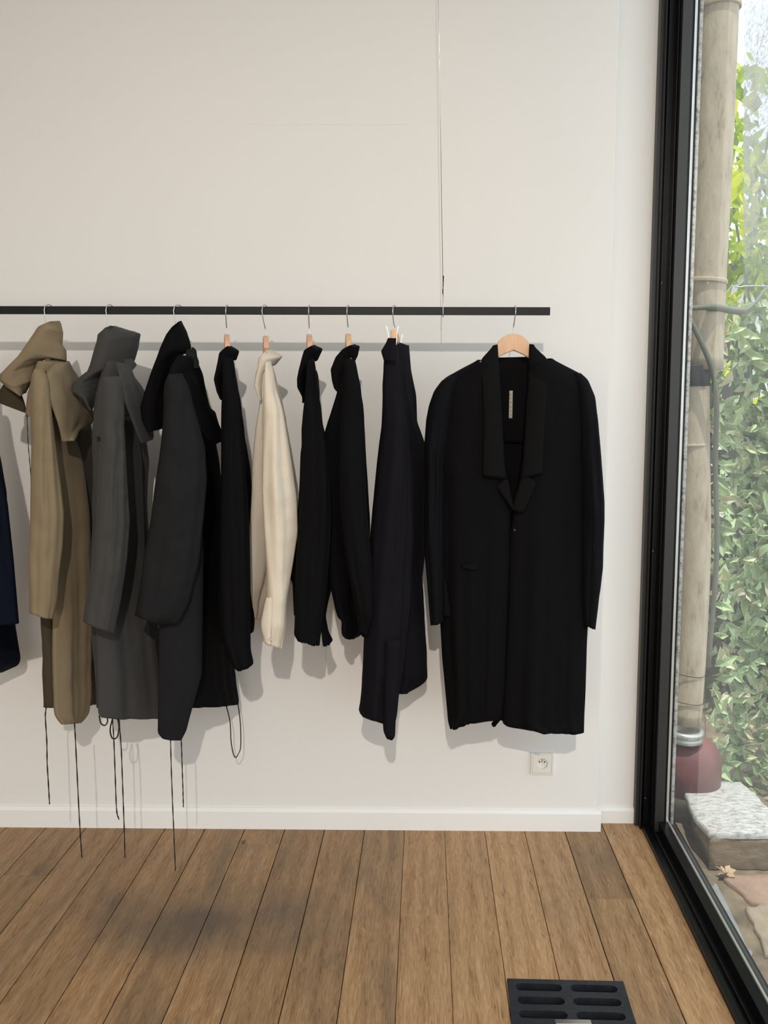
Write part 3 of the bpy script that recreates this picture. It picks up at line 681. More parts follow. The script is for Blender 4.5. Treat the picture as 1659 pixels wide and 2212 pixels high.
# floor grate
gA = PZ(1095, 2115, 0.004); gB = PZ(1346, 2121, 0.004)
gt = thing('floor_grate', (gA.x, gA.y, 0), 'black cast iron floor grate with two columns of slots', 'floor grate')
gwid = (gB-gA).length; ex = (gB-gA).normalized(); ey = Vector((ex.y, -ex.x, 0))
def gp(u, v, z): return gA+ex*u+ey*v+Vector((0, 0, z-gA.z))
s0 = (PZ(1114, 2135, 0.004)-gA).dot(ex); s1 = (PZ(1215, 2139, 0.004)-gA).dot(ex); s2 = (PZ(1232, 2136, 0.004)-gA).dot(ex); s3 = (PZ(1335, 2142, 0.004)-gA).dot(ex)
v0 = (PZ(1165, 2134, 0.004)-gA).dot(ey); v1 = (PZ(1172, 2163, 0.004)-gA).dot(ey); pitch_ = v1-v0; hs_ = pitch_*0.28
glen = 0.42; rows_ = int((glen-0.03)/pitch_)
mb = MB(); zt2, zb2 = 0.006, -0.012
ys = [0.0]
for i in range(rows_):
    ys += [v0+i*pitch_-hs_, v0+i*pitch_+hs_]
ys.append(glen)
def gbox(u0, u1, w0, w1):
    mb.add([gp(u0, w0, zb2), gp(u1, w0, zb2), gp(u1, w1, zb2), gp(u0, w1, zb2), gp(u0, w0, zt2), gp(u1, w0, zt2), gp(u1, w1, zt2), gp(u0, w1, zt2)],
           [(0, 1, 2, 3), (7, 6, 5, 4), (0, 4, 5, 1), (1, 5, 6, 2), (2, 6, 7, 3), (3, 7, 4, 0)])
gwid_ = gwid
for i in range(0, len(ys)-1, 2): gbox(0, gwid_, ys[i], ys[i+1])
def cap(u, v, dirn, hh):   # rounded slot end: fills the corner outside a half circle
    kk = 8; rim = [(u+dirn*hh*(1-math.cos(t_)), v+hh*math.sin(t_)) for t_ in [(-PI/2+PI*j/kk) for j in range(kk+1)]]
    rim = [(u+dirn*hh*(1-math.cos(-PI/2+PI*j/kk)), v+hh*math.sin(-PI/2+PI*j/kk)) for j in range(kk+1)]
    for j in range(kk):
        (a0, b0), (a1, b1) = rim[j], rim[j+1]
        w = [(u, b0), (a0, b0), (a1, b1), (u, b1)]
        mb.add([gp(x, y, zb2) for x, y in w]+[gp(x, y, zt2) for x, y in w], [(0, 1, 2, 3), (7, 6, 5, 4), (0, 4, 5, 1), (1, 5, 6, 2), (2, 6, 7, 3), (3, 7, 4, 0)])
for i in range(rows_):
    a0, a1 = v0+i*pitch_-hs_, v0+i*pitch_+hs_
    gbox(0, s0, a0, a1); gbox(s1, s2, a0, a1); gbox(s3, gwid_, a0, a1)
    vm = (a0+a1)/2
    for u, d in ((s0, 1), (s1, -1), (s2, 1), (s3, -1)): cap(u, vm, d, hs_)
mb.build('grate', M['castiron'], gt)
MB().box(GX0, GX1, GY0, GY1, -0.0193, -0.0165).build('pit', M['hole'], gt)
c0 = gp((s1+s2)/2-0.045, v0+2.5*pitch_, 0.006)
MB().box(c0.x, c0.x+0.09, c0.y-0.008, c0.y+0.008, 0.0055, 0.008).build('handle_plate', M['steel'], gt, bevel=0.001)

# ------------------------------------------------------------------ hangers
def hook_pts(top, wood_top):
    """hook over the rail, in the local Y-Z plane, bottom at the wooden top"""
    zt_h = top; r = 0.0165
    return [(0, 0.0, wood_top-0.004), (0, 0.0, wood_top+0.020), (0, -0.006, wood_top+0.032), (0, -r*1.02, zt_h-r*1.75), (0, -r*1.05, zt_h-r), (0, -r*0.72, zt_h-r*0.28), (0, 0, zt_h), (0, r*0.72, zt_h-r*0.28), (0, r, zt_h-r), (0, r*0.95, zt_h-r*1.5)]
HB = [(0, 0), (.020, -.0035), (.036, -.013), (.047, -.024), (.0535, -.040), (.08, -.070), (.12, -.096), (.16, -.116), (.19, -.136), (.197, -.146), (.19, -.156), (.16, -.148), (.12, -.128), (.08, -.104), (.0535, -.078), (.03, -.064), (0, -.051)]
def hanger(px, py, label, sh=None, rot=PI/2, wood='beech', hookrot=0.0, dx=0.0, arm=1.0, wood_py=723, group='wooden hangers'):
    top = P(px, py, YR_-0.002); zb = P(px, wood_py, YR_).z
    x = P(px+dx, wood_py, YR_).x
    if sh: q_ = P(sh[0], sh[1], -0.47); rot = math.atan2(q_.y-YR_, q_.x-x)
    t = thing('clothes_hanger', (x, YR_, zb), label, 'hanger')
    # the hook sits over the bar: highest point just above it
    ztop = rail_z(x)+hr+0.0055; lean = top.x-x
    pts = []
    for a, b_, c in hook_pts(ztop, zb):
        f = (c-zb)/(ztop-zb); xx = lean*min(1, max(0, (f-0.25)/0.5))
        pts.append((x+xx+b_*math.sin(hookrot), YR_+b_*math.cos(hookrot), c))
    MB().tube(smooth_pts(pts, 50), 0.0017, 10).build('hook', M['steel'], t, smooth=True)
    poly = [(s*arm if s > 0.0535 else s, z) for s, z in HB]; poly = poly+[(-s, z) for s, z in poly[-2:0:-1]]
    k = len(poly); th_ = 0.0085; vs = []
    c, s = math.cos(rot), math.sin(rot)
    for e in (-th_, th_):
        for u, z in poly: vs.append((x+u*c-e*s, YR_+u*s+e*c, zb+z))
    # triangulate as strips between outer (0..9) and inner (16..9) outline on both sides
    fs = [(i, (i+1) % k, k+(i+1) % k, k+i) for i in range(k)]
    fs += [tuple(range(k-1, -1, -1)), tuple(range(k, 2*k))]
    o = mesh_obj('wooden_body', vs, fs, M[wood], t, bevel=0.003)
    return t, x, zb

hanger(105, 663, 'wooden hanger inside the khaki hooded coat, only its steel hook showing', sh=(85, 797), hookrot=0.5, dx=3, arm=0.60, wood_py=745)
hanger(237, 663, 'wooden hanger inside the charcoal hooded coat, only its steel hook showing', sh=(240, 812), hookrot=0.4, dx=5, arm=0.60, wood_py=750)
hanger(385, 665, 'wooden hanger inside the hooded black coat, only its steel hook showing', sh=(380, 806), hookrot=0.7, dx=3, arm=0.60, wood_py=742)
hanger(490, 665, 'beech hanger with steel hook holding the longest black shirt beside the hooded coats', sh=(494, 775), wood='beech_pink', arm=0.60, wood_py=722)
hanger(572, 666, 'beech hanger with steel hook holding the natural beige linen shirt', sh=(579, 784), wood='beech_pink', hookrot=0.35, dx=2, arm=0.36, wood_py=725)
hanger(668, 666, 'beech hanger with steel hook holding the black shirt right of the beige one', sh=(673, 780), wood='beech_pink', arm=0.60, wood_py=722)
hanger(752, 666, 'beech hanger with steel hook holding the black shirt beside the trousers', sh=(757, 780), wood='beech', hookrot=0.15, arm=0.60, wood_py=721)
hanger(1113, 664, 'pale wooden hanger with rounded top holding the front-facing long black coat', rot=0.0, dx=-4, wood_py=721)
hanger(-48, 662, 'hanger holding the navy jacket cut off at the left edge', sh=(-68, 790), arm=0.60, wood_py=722)

# clip hanger for the trousers
x = P(854, 725, YR_).x; zb = P(854, 722, YR_).z
t = thing('clip_hanger', (x, YR_, zb), 'wooden clip hanger with metal clips holding the wide black trousers', 'hanger')
ztop = rail_z(x)+hr+0.0055
pts = [(x+(-0.003 if c > zb+0.03 else 0)+b_*0.25, YR_+b_, c) for a_, b_, c in hook_pts(ztop, zb)]
MB().tube(smooth_pts(pts, 50), 0.0017, 10).build('hook', M['steel'], t, smooth=True)
MB().box(x-0.010, x+0.010, YR_-0.13, YR_+0.15, zb-0.028, zb+0.002).build('wooden_bar', M['beech'], t, bevel=0.004)
for yc in (YR_-0.115, YR_+0.125):
    cx_ = x-0.004 if yc < YR_ else x+0.002
    top = zb+0.013 if yc < YR_ else zb+0.008
    for sgn in (-1, 1):
        pr_ = [(cx_+sgn*0.018, top), (cx_+sgn*0.012, top-0.025), (cx_+sgn*0.0125, top-0.042), (cx_+sgn*0.010, top-0.055)]
        vs = []
        for xx, zz in pr_:
            for e in (-0.0009, 0.0009):
                for yy in (yc-0.014, yc+0.014): vs.append((xx+e, yy, zz))
        fs = []
        for i in range(3):
            a_ = 4*i; b2 = 4*(i+1)
            fs += [(a_, a_+1, b2+1, b2), (a_+2, b2+2, b2+3, a_+3), (a_, b2, b2+2, a_+2), (a_+1, a_+3, b2+3, b2+1)]
        fs += [(0, 2, 3, 1), (12, 13, 15, 14)]
        mesh_obj('clip', vs, fs, M['steel'], t)

# ------------------------------------------------------------------ garments
V3 = lambda px, py: (P(px, py, YR_).x, YR_, P(px, py, YR_).z)
FB = [(3.3, .007, 0.4, 2.0, .05, .5), (6.1, .004, 1.0, -1.5, .1, .6), (1.7, .006, 2.0, 1.0, .1, .7)]
FS = [(2.2, .005, 1.0, 2.5, .05, .4), (4.7, .0025, 0.2, -2.0, .1, .5)]

# navy jacket at the left edge
g0 = thing('jacket', V3(-48, 760), 'dark navy jacket cut off by the left edge of the photo', 'jacket')
loft('body', [(-95, 770), (-120, 900), (-130, 1100), (-135, 1440)], [(-45, 770), (-20, 900), (10, 1060), (20, 1200), (30, 1350), (42, 1421), (38, 1436), (0, 1453)], -.40, -.12, .035, M['navy'], g0, FB, .006, 1)
loft('sleeve', [(-90, 790), (-105, 1000), (-100, 1200), (-90, 1345)], [(-50, 790), (-10, 960), (17, 1090), (30, 1215), (41, 1346)], -.49, -.44, .035, M['navy'], g0, FS, .005, 2)
loft('collar', [(-70, 752), (-90, 800), (-85, 850)], [(-40, 752), (-40, 800), (-50, 850)], -.36, -.28, .03, M['navy'], g0, (), .003, 3, n=30)

# khaki hooded coat
g1 = thing('hooded_coat', V3(108, 720), 'khaki hooded coat with long drawstrings, leftmost of the hooded coats', 'coat')
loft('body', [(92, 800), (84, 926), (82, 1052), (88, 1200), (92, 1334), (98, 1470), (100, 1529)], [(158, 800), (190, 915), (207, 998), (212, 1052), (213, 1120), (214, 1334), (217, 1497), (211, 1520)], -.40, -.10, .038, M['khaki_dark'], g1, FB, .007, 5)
panel_g1 = loft('front_panel', [(100, 900), (108, 1100), (115, 1334), (119, 1530), (122, 1546), (139, 1565)], [(150, 900), (178, 1000), (192, 1120), (196, 1330), (194, 1500), (190, 1540), (171, 1562)], -.40, -.24, .022, M['khaki'], g1, [(2.0, .009, .5, 1.5, .1, .6), (5, .003, 1, 2, .2, .7)], .005, 6)
loft('sleeve', [(76, 797), (69, 830), (66, 880), (68, 960), (66, 1040), (65, 1120), (61, 1200), (63, 1295), (63, 1323)], [(95, 797), (103, 830), (108, 870), (118, 950), (131, 1040), (139, 1110), (136, 1180), (128, 1240), (124, 1295), (114, 1335)], -.51, -.475, .036, M['khaki'], g1, FS, .0075, 7, cfreq=18)
sheet('shoulder_cape', [(118, 784, -.40), (101, 806, -.47), (108, 857, -.49), (124, 910, -.47), (132, 954, -.44)], [(141, 781, -.34), (157, 810, -.29), (172, 830, -.26), (195, 887, -.22), (204, 898, -.20), (186, 923, -.24), (158, 929, -.33), (148, 951, -.40)], 0, 0, .022, M['khaki'], g1, [(2.6, .006, 0, 3, 0, .3)], .006, 8)
loft('collar_stand', [(82, 780), (72, 812), (62, 850), (58, 900)], [(142, 778), (140, 800), (128, 835), (112, 870)], -.39, -.31, .028, M['khaki'], g1, FS, .004, 9, n=40)
hood_g1 = loft('hood', [(108, 694), (87, 704), (62, 737), (39, 769), (0, 809), (0, 823), (20, 838), (43, 855)], [(127, 693), (131, 720), (133, 746), (143, 757), (144, 781), (108, 771), (82, 785), (64, 815), (52, 848)], -.40, -.33, .034, M['khaki'], g1, [(2.0, .006, .5, 2.2, .1, .5)], .007, 10, sm=1)
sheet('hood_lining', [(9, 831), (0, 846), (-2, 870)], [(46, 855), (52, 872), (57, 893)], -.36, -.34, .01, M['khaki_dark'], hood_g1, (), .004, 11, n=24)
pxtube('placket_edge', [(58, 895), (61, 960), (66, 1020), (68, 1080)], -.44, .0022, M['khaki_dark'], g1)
pxtube('drawstring', [(100, 1527), (98, 1548), (101, 1600), (102, 1650), (105, 1700), (107, 1737)], -.42, .0034, M['cord'], panel_g1)
pxtube('drawstring', [(161, 1562), (163, 1600), (167, 1680), (171, 1760), (174, 1810), (177, 1852)], -.40, .0034, M['cord'], panel_g1)

# charcoal hooded coat
g2 = thing('hooded_coat', V3(240, 720), 'charcoal grey hooded coat with a loop of drawstring, between khaki and black hooded coats', 'coat')
loft('body', [(225, 800), (205, 942), (204, 1050), (200, 1200), (200, 1352), (212, 1504), (213, 1530)], [(275, 800), (305, 930), (313, 960), (317, 990), (314, 1040), (312, 1100), (320, 1200), (338, 1350), (350, 1450), (352, 1500)], -.40, -.12, .038, M['grey'], g2, FB, .007, 15)
panel_g2 = loft('front_panel', [(212, 900), (206, 1100), (205, 1300), (212, 1480), (213, 1545), (220, 1550)], [(290, 900), (305, 1000), (312, 1200), (330, 1350), (346, 1480), (350, 1549), (349, 1551)], -.43, -.26, .02, M['grey'], g2, [(2.4, .010, .8, 1.2, .2, .8), (5, .003, 1, 2, .2, .7)], .004, 16)
loft('sleeve', [(222, 815), (219, 840), (221, 870), (220, 944), (214, 1030), (209, 1120), (201, 1200), (188, 1280), (179, 1342)], [(258, 812), (262, 830), (264, 890), (268, 965), (276, 1074), (280, 1120), (275, 1200), (262, 1290), (246, 1366)], -.52, -.475, .038, M['grey'], g2, FS, .008, 17, cfreq=18)
sheet('shoulder_cape', [(249, 786, -.42), (254, 803, -.48), (262, 829, -.50), (270, 870, -.49), (284, 910, -.46), (304, 958, -.42)], [(272, 790, -.34), (285, 818, -.30), (300, 836, -.28), (314, 857, -.26), (321, 900, -.27), (323, 942, -.30)], 0, 0, .018, M['grey'], g2, [(2.6, .005, 0, 3, 0, .3)], .005, 18)
sheet('storm_flap', [(215, 862, -.46), (205, 896, -.46), (205, 941, -.46)], [(240, 862, -.46), (238, 900, -.46), (236, 948, -.46)], 0, 0, .01, M['grey'], g2, (), .003, 19, n=24)
loft('collar_stand', [(228, 778), (216, 830), (206, 880), (206, 905)], [(266, 772), (276, 800), (266, 850), (250, 890)], -.41, -.33, .028, M['grey'], g2, FS, .005, 20, n=40)
hood_g2 = loft('hood', [(240, 704), (230, 707), (218, 722), (206, 760), (192, 803), (159, 829), (157, 846), (180, 860), (197, 886)], [(246, 704), (270, 713), (299, 721), (296, 750), (288, 781), (264, 783), (246, 778), (230, 795), (218, 824), (214, 848), (199, 884)], -.42, -.30, .036, M['grey'], g2, [(2.0, .007, 1.5, 2.2, .05, .5)], .007, 21, sm=1)
sheet('hood_tab', [(266, 776, -.36), (270, 790, -.36), (281, 803, -.36)], [(284, 776, -.34), (289, 782, -.34), (293, 789, -.34)], 0, 0, .006, M['grey'], hood_g2, (), 0, 22, n=14)
pxtube('drawstring', [(214, 1546), (218, 1562), (226, 1567), (232, 1560), (232, 1550)], -.45, .0022, M['cord'], panel_g2, twist=False, flat=1)
pxtube('drawstring', [(243, 1552), (238, 1575), (241, 1592), (247, 1596), (254, 1590), (257, 1570), (254, 1552)], -.45, .0022, M['cord'], panel_g2, twist=False, flat=1)
pxtube('drawstring', [(243, 1552), (246, 1600), (249, 1680), (252, 1750), (257, 1770)], -.455, .0034, M['cord'], panel_g2)
pxtube('drawstring', [(257, 1552), (262, 1620), (265, 1700), (268, 1780), (270, 1852)], -.45, .0034, M['cord'], panel_g2)

# black hooded coat
g3 = thing('hooded_coat', V3(388, 720), 'soft black hooded coat with a wide sleeve, rightmost of the hooded coats', 'coat')
loft('body', [(385, 800), (368, 930), (360, 1050), (358, 1300), (375, 1480), (392, 1528)], [(432, 809), (448, 885), (464, 965), (473, 1020), (479, 1096), (490, 1250), (503, 1440), (514, 1518), (512, 1521)], -.41, -.12, .036, M['black'], g3, FB, .006, 25)
panel_g3 = loft('front_panel', [(352, 1000), (346, 1200), (343, 1360), (341, 1585), (352, 1596)], [(425, 1000), (440, 1180), (438, 1352), (436, 1453), (417, 1523), (402, 1578), (390, 1597)], -.455, -.41, .022, M['soft_black'], g3, [(2.0, .006, .5, 1.5, .1, .6)], .004, 26)
loft('sleeve', [(365, 808), (359, 830), (355, 880), (350, 940), (344, 987), (334, 1052), (326, 1120), (311, 1200), (302, 1270), (293, 1330)], [(392, 806), (402, 830), (410, 857), (430, 918), (443, 965), (447, 1040), (440, 1120), (430, 1215), (408, 1300), (385, 1347), (350, 1351)], -.52, -.47, .042, M['soft_black'], g3, FS, .007, 27, cfreq=16)
sheet('shoulder_cape', [(384, 768, -.42), (372, 785, -.48), (364, 808, -.51), (380, 830, -.52), (405, 880, -.49), (440, 940, -.44), (461, 960, -.40)], [(418, 775, -.34), (432, 809, -.31), (438, 846, -.29), (451, 885, -.27), (460, 889, -.26), (471, 926, -.26), (471, 948, -.30)], 0, 0, .016, M['black'], g3, [(2.6, .006, 0, 3, 0, .3)], .006, 28)
hood_g3 = loft('hood', [(386, 695), (374, 705), (362, 722), (348, 762), (334, 800), (316, 850), (308, 880), (310, 909), (320, 932)], [(392, 693), (401, 716), (407, 750), (404, 762), (376, 771), (364, 806), (359, 835), (356, 880), (353, 921)], -.42, -.33, .036, M['black'], g3, [(2.0, .006, .5, 2.2, .1, .5)], .006, 29, sm=1)
sheet('hood_tab', [(404, 755, -.38), (402, 765, -.38), (416, 796, -.38)], [(411, 751, -.35), (420, 758, -.35), (425, 796, -.35)], 0, 0, .012, M['soft_black'], hood_g3, [(2, .003, 0, 4, 0, .1)], .004, 30, n=20)
pxtube('drawstring', [(368, 1580), (370, 1660), (373, 1740), (376, 1810), (379, 1880)], -.44, .0034, M['cord'], panel_g3)
pxtube('drawstring', [(391, 1580), (393, 1640), (395, 1700), (396, 1743)], -.43, .0034, M['cord'], panel_g3)
pxtube('drawstring', [(489, 1525), (497, 1560), (499, 1600), (504, 1628), (509, 1636), (514, 1630), (520, 1612), (519, 1560), (514, 1520)], -.14, .0034, M['cord'], panel_g3, twist=False, flat=0.5)

# slim black shirt
g4 = thing('shirt', V3(490, 770), 'long slim black shirt, between the hooded black coat and the beige shirt', 'shirt')
loft('body', [(488, 775), (482, 871), (480, 1009), (479, 1120), (478, 1300), (484, 1390)], [(504, 775), (514, 850), (524, 920), (534, 1000), (543, 1100), (546, 1200), (545, 1330), (540, 1338)], -.38, -.14, .032, M['black'], g4, FB, .005, 35)
loft('sleeve', [(484, 772), (481, 871), (479, 922), (478, 1009), (477, 1120), (476, 1230), (482, 1380), (500, 1438), (514, 1450)], [(503, 772), (508, 831), (518, 900), (527, 998), (534, 1060), (538, 1117), (541, 1250), (541, 1371), (541, 1402), (548, 1433), (532, 1438)], -.47, -.44, .032, M['black'], g4, FS, .004, 36)
loft('tail', [(500, 1200), (505, 1330)], [(538, 1200), (546, 1300), (549, 1342), (547, 1366), (535, 1371)], -.42, -.34, .014, M['black'], g4, (), .003, 38, n=40)
loft('collar', [(490, 748), (476, 762), (470, 790), (464, 820), (469, 846), (477, 864)], [(500, 747), (514, 758), (507, 780), (499, 774), (490, 800), (486, 862)], -.38, -.30, .024, M['black'], g4, (), .004, 37, n=44)

# beige shirt
g5 = thing('shirt', V3(573, 775), 'natural beige linen shirt, the only pale garment on the rail', 'shirt')
loft('body', [(570, 800), (567, 857), (557, 922), (549, 1009), (546, 1074), (539, 1200), (538, 1250), (541, 1336)], [(590, 792), (604, 860), (620, 944), (632, 1020), (641, 1080), (643, 1150), (625, 1230), (590, 1300), (568, 1338)], -.36, -.14, .034, M['beige'], g5, FB, .005, 45, ragged=.003)
loft('sleeve', [(574, 782), (572, 824), (572, 857), (569, 922), (567, 987), (566, 1060), (571, 1150), (577, 1226), (580, 1290), (577, 1345), (581, 1394)], [(584, 780), (589, 800), (594, 835), (608, 885), (619, 935), (630, 1000), (641, 1074), (643, 1150), (633, 1214), (618, 1290), (615, 1350), (607, 1402)], -.47, -.435, .034, M['beige'], g5, [(2.0, .008, 1.0, 2.5, .05, .4), (4.0, .0015, 0.2, -2.0, .1, .5)], .007, 46, cfreq=13)
sheet('cuff_flap', [(577, 1290, -.47), (566, 1340, -.47), (566, 1356, -.47), (575, 1388, -.47)], [(590, 1290, -.475), (584, 1340, -.48), (584, 1360, -.48), (584, 1393, -.48)], 0, 0, .005, M['beige'], g5, (), .002, 47, n=24)
loft('collar', [(574, 758), (563, 774), (558, 800), (551, 833), (558, 856), (563, 867)], [(584, 755), (607, 769), (591, 790), (583, 780), (574, 784), (572, 830), (566, 860)], -.385, -.30, .024, M['beige'], g5, (), .003, 48, n=44)
pb = P(584, 1381, -.485); MB().tube([(pb.x, pb.y-.003, pb.z), (pb.x, pb.y, pb.z)], 0.0048, 20).build('button', M['button'], g5, bevel=0.0008)
pxtube('loose_thread', [(606, 1395), (609, 1410), (608, 1420)], -.45, .0004, M['beige'], g5, n=12, twist=False)

# black shirt with frayed cuff
g6 = thing('shirt', V3(670, 775), 'black shirt with frayed cuff threads, directly right of the beige shirt', 'shirt')
loft('body', [(664, 800), (658, 900), (653, 980), (648, 1100), (641, 1176), (630, 1247), (639, 1262), (640, 1330)], [(683, 800), (692, 900), (700, 950), (712, 1020), (722, 1120), (723, 1200), (717, 1244), (706, 1295), (700, 1330)], -.38, -.16, .034, M['black'], g6, FB, .005, 55)
loft('sleeve', [(666, 778), (664, 800), (661, 848), (656, 900), (653, 965), (649, 1074), (643, 1150), (639, 1256), (637, 1353), (636, 1373), (646, 1387)], [(679, 776), (681, 800), (683, 835), (690, 874), (694, 922), (704, 965), (712, 1030), (716, 1120), (712, 1200), (704, 1290), (692, 1367), (688, 1391)], -.47, -.435, .034, M['black'], g6, FS, .005, 56, ragged=.004)
loft('back_cuff', [(692, 1280), (694, 1340), (696, 1368), (699, 1396)], [(703, 1280), (704, 1335), (709, 1363), (718, 1382), (712, 1390)], -.42, -.38, .012, M['black'], g6, (), .003, 57, n=40, ragged=.006)
loft('collar', [(672, 747), (660, 756), (653, 781), (644, 820), (644, 838), (655, 859), (655, 871)], [(678, 745), (695, 753), (683, 781), (677, 777), (667, 782), (664, 830), (661, 866)], -.385, -.30, .024, M['black'], g6, (), .003, 58, n=44)
for i, (dx, l) in enumerate(((-12, 12), (-6, 8), (-1, 40), (3, 10), (-9, 6))):
    pxtube('loose_thread', [(704+dx*.4, 1388), (704+dx*.8, 1388+l*.5), (705+dx*.6, 1390+l)], -.40, .0005, M['cord'], g6, n=12, twist=False)

# black shirt with large rounded collar
g7 = thing('shirt', V3(752, 775), 'black shirt with large rounded collar, directly left of the hanging trousers', 'shirt')
loft('body', [(745, 800), (722, 879), (712, 911), (704, 948), (703, 1020), (706, 1120), (717, 1247), (728, 1310), (735, 1338), (742, 1339), (743, 1373), (752, 1381)], [(768, 800), (780, 879), (783, 950), (788, 1020), (793, 1113), (794, 1200), (792, 1330), (778, 1372), (764, 1380)], -.38, -.18, .036, M['black'], g7, FB, .005, 65)
loft('sleeve', [(748, 775), (738, 850), (732, 920), (730, 1000), (731, 1080), (740, 1160), (752, 1240), (766, 1300), (778, 1365)], [(766, 775), (774, 824), (782, 879), (784, 922), (788, 987), (794, 1117), (799, 1178), (804, 1252), (803, 1328), (790, 1378)], -.46, -.435, .034, M['black'], g7, FS, .005, 66)
loft('collar', [(756, 746), (742, 754), (728, 771), (718, 798), (720, 820), (724, 840), (731, 849)], [(764, 744), (775, 747), (770, 768), (764, 780), (760, 800), (756, 830), (742, 850)], -.385, -.30, .028, M['black'], g7, (), .003, 67, n=44)

# trousers
g8 = thing('trousers', V3(855, 760), 'wide black trousers clipped at the waist, left of the front-facing coat', 'trousers')
loft('leg', [(846, 735), (848, 846), (848, 1100), (848, 1300), (850, 1430), (858, 1499)], [(880, 747), (887, 853), (899, 915), (912, 955), (919, 990), (916, 1150), (909, 1252), (913, 1366), (919, 1467), (900, 1484), (877, 1497)], -.28, -.18, lambda t: .012+.06*min(1, t*2.5), M['trouser'], g8, [(3.2, .012, .4, 1.0, .05, .5), (6, .004, 1, -1.5, .1, .6)], .006, 75)
loft('leg', [(838, 733), (831, 781), (830, 846), (828, 922), (816, 1009), (805, 1117), (795, 1240), (788, 1378), (783, 1492), (778, 1541), (786, 1550)], [(856, 733), (866, 846), (878, 922), (886, 1020), (890, 1150), (885, 1300), (872, 1420), (859, 1500), (855, 1540), (850, 1560), (820, 1560)], -.40, -.36, lambda t: .014+.046*min(1, t*2.5), M['trouser'], g8, [(2.6, .011, 1.4, 1.2, .0, .4), (5.4, .005, .3, -1.0, .1, .5)], .006, 76)
loft('hem_fold', [(832, 1380), (828, 1480), (827, 1560), (829, 1582), (836, 1596)], [(866, 1380), (859, 1490), (855, 1543), (853, 1588), (846, 1599)], -.43, -.42, .022, M['trouser'], g8, (), .002, 79, n=60)
sheet('waistband', [(840, 731, -.425), (836, 741, -.425), (825, 759, -.42), (831, 778, -.42)], [(854, 731, -.43), (854, 741, -.43), (853, 760, -.43), (853, 780, -.43)], 0, 0, .008, M['trouser'], g8, (), .002, 77, n=24)
sheet('pocket_flap', [(868, 746, -.16), (872, 800, -.16), (880, 853, -.16), (888, 915, -.16)], [(881, 746, -.15), (886, 800, -.15), (897, 853, -.15), (899, 913, -.15)], 0, 0, .006, M['trouser'], g8, (), .002, 78, n=30)

# front facing long coat
g9 = thing('long_coat', V3(1109, 770), 'long black coat facing the front on its hanger, rightmost garment', 'coat')
FC = [(4.2, .007, 0.6, .6, .25, .9), (7.7, .002, 2.0, -1.0, .3, .9), (2.1, .008, 1.0, .8, .1, .7)]
loft('back', [(1040, 778), (1000, 800), (958, 826), (950, 900), (947, 1100), (950, 1300), (957, 1419), (970, 1545), (1041, 1549)], [(1182, 776), (1215, 792), (1258, 814), (1270, 900), (1270, 1100), (1268, 1300), (1264, 1500), (1250, 1562), (1100, 1554)], -.235, -.235, .018, M['black'], g9, FC, .003, 85)
# two front halves with an open neck between them
sheet('front', [(1040, 779), (1000, 797), (958, 820), (944, 860), (946, 1100), (950, 1300), (957, 1419), (970, 1557), (976, 1572)], [(1076, 790), (1078, 850), (1086, 980), (1100, 1080), (1104, 1153), (1099, 1300), (1092, 1480), (1086, 1552), (1041, 1549)], lambda t: -.30, lambda t: -.345, .045, M['black'], g9, FC, .004, 86, n=90, m=60)
sheet('front', [(1143, 785), (1142, 850), (1134, 950), (1118, 1060), (1101, 1153), (1098, 1300), (1090, 1480), (1085, 1545), (1087, 1566), (1130, 1571)], [(1182, 776), (1215, 791), (1262, 814), (1274, 860), (1272, 1100), (1270, 1300), (1267, 1355), (1262, 1516), (1258, 1579)], lambda t: -.352, lambda t: -.30, .045, M['black'], g9, FC, .004, 87, n=90, m=60)
loft('sleeve', [(972, 812), (955, 822), (938, 845), (927, 876), (921, 906), (917, 960), (919, 1020), (917, 1100), (917, 1191), (924, 1266), (930, 1344), (931, 1348)], [(992, 812), (982, 850), (972, 920), (960, 1000), (958, 1100), (958, 1200), (960, 1260), (959, 1343)], -.325, -.335, .045, M['black_wool'], g9, FS, .005, 88, ragged=.003)
loft('sleeve', [(1240, 806), (1246, 850), (1250, 920), (1254, 1000), (1256, 1100), (1256, 1200), (1257, 1300), (1261, 1351)], [(1254, 806), (1268, 820), (1283, 856), (1290, 920), (1295, 973), (1300, 1030), (1303, 1084), (1303, 1128), (1300, 1225), (1290, 1308), (1284, 1358)], -.335, -.325, .045, M['black_wool'], g9, FS, .006, 89, ragged=.003)
sheet('cuff_flap', [(958, 1250, -.345), (959, 1331, -.345)], [(962, 1250, -.345), (974, 1331, -.345)], 0, 0, .006, M['black'], g9, (), 0, 90, n=20)
sheet('lapel', [(1066, 750, -.32), (1040, 778, -.345), (1042, 830, -.375), (1046, 890, -.385), (1045, 960, -.39), (1043, 1027, -.392)], [(1073, 745, -.325), (1075, 775, -.34), (1077, 801, -.36), (1083, 900, -.375), (1088, 1000, -.385), (1093, 1033, -.388)], 0, 0, .010, M['black_lapel'], g9, (), .002, 91)
sheet('lapel', [(1145, 744, -.325), (1144, 775, -.34), (1143, 820, -.36), (1136, 917, -.375), (1131, 1000, -.385), (1126, 1032, -.388)], [(1150, 748, -.32), (1181, 776, -.345), (1181, 834, -.375), (1174, 945, -.385), (1172, 985, -.39), (1170, 1022, -.392)], 0, 0, .010, M['black_lapel'], g9, (), .002, 92)
sheet('lapel_point', [(1090, 1034, -.384), (1075, 1052, -.388), (1092, 1078, -.388), (1107, 1100, -.385)], [(1096, 1036, -.384), (1100, 1056, -.382), (1104, 1080, -.382), (1108, 1101, -.383)], 0, 0, .006, M['black_lapel'], g9, (), .001, 93, n=24)
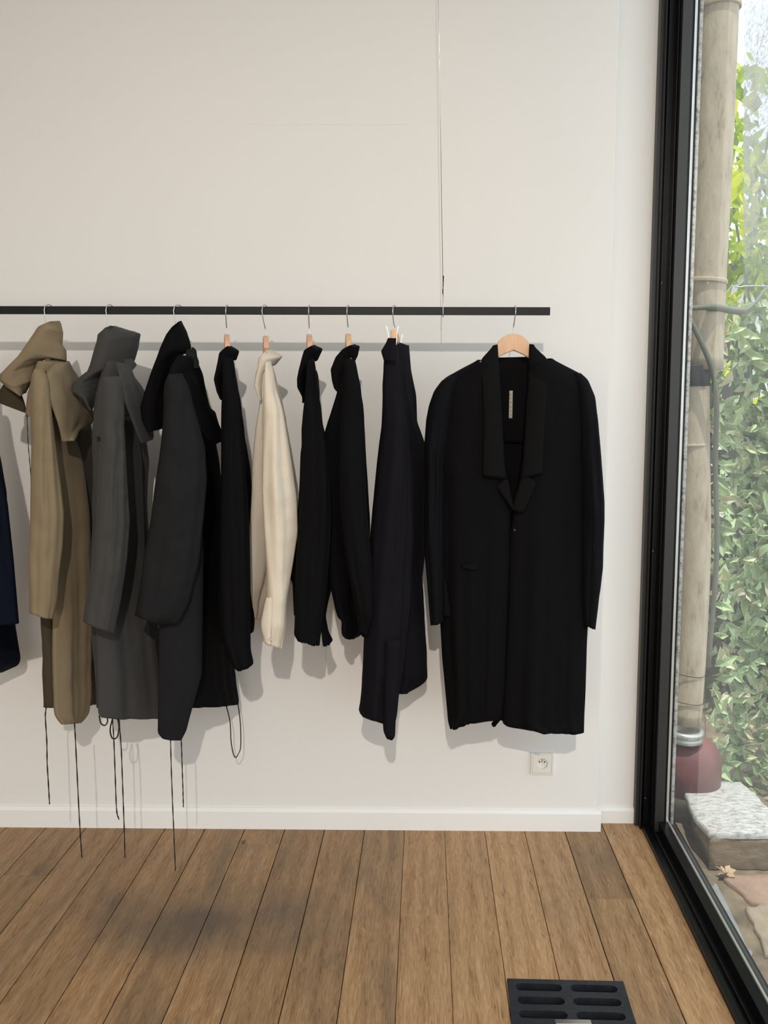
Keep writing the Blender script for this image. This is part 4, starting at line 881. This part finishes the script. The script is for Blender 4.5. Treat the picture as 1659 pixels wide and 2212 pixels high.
sheet('lapel_point', [(1128, 1030, -.386), (1120, 1056, -.386), (1113, 1080, -.386), (1109, 1102, -.386)], [(1138, 1029, -.388), (1157, 1042, -.392), (1144, 1074, -.39), (1129, 1106, -.388)], 0, 0, .006, M['black_lapel'], g9, (), .001, 94, n=24)
sheet('back_collar', [(1073, 772, -.265), (1076, 792, -.262), (1078, 800, -.262)], [(1146, 770, -.265), (1144, 788, -.262), (1142, 798, -.262)], 0, 0, -.012, M['black_lapel'], g9, (), .001, 95, n=20)
sheet('back_yoke', [(1077, 798, -.256), (1084, 900, -.256), (1090, 956, -.256)], [(1143, 796, -.256), (1138, 900, -.256), (1133, 957, -.256)], 0, 0, .003, M['black'], g9, (), .001, 96, n=20)
lab9 = sheet('label', [(1100.5, 844, -.264), (1099, 903.5, -.264)], [(1107.5, 844, -.264), (1106.5, 904, -.264)], 0, 0, .001, M['label'], g9, (), 0, 97, n=14, m=6, solid=.0008)
lt = bpy.data.curves.new('lettering', 'FONT')
mk = MB()
for i in range(6):
    p = P(1103.3, 852+i*9, -.2665); s_ = .0022
    if i % 3 == 0: mk.box(p.x-s_, p.x+s_, p.y, p.y+.0004, p.z-.0006, p.z+.0006); mk.box(p.x-s_, p.x-s_+.001, p.y, p.y+.0004, p.z-.003, p.z+.003)
    elif i % 3 == 1: mk.box(p.x-s_, p.x+s_, p.y, p.y+.0004, p.z-.002, p.z-.001); mk.box(p.x-s_, p.x+s_, p.y, p.y+.0004, p.z+.001, p.z+.002)
    else: mk.box(p.x-.0006, p.x+.0006, p.y, p.y+.0004, p.z-.003, p.z+.003); mk.box(p.x-s_, p.x+s_, p.y, p.y+.0004, p.z+.002, p.z+.003)
bpy.data.curves.remove(lt)
mk.build('label_print', M['hole'], lab9)
pb = P(1111.5, 1144.5, -.375); MB().tube([(pb.x, pb.y-.003, pb.z), (pb.x, pb.y+.01, pb.z)], 0.0035, 16).build('button', M['darkbutton'], g9)
sheet('pocket_flap', [(998, 1219, -.368), (999, 1226, -.368)], [(1029, 1217, -.375), (1030, 1231, -.375)], 0, 0, .006, M['black_lapel'], g9, (), 0, 98, n=10)
sheet('hanging_tape', [(1076, 1530, -.27), (1072, 1550, -.27), (1061, 1563, -.27), (1066, 1569, -.27)], [(1082, 1532, -.27), (1081, 1554, -.27), (1074, 1562, -.27), (1068, 1569, -.27)], 0, 0, .002, M['black_lapel'], g9, (), 0, 99, n=16, m=6)

print('camera', CAM, 'baseboard z', PZ(650, 1792, 0), P(650, 1792, -.014), 'rail z', rz, 'pane')
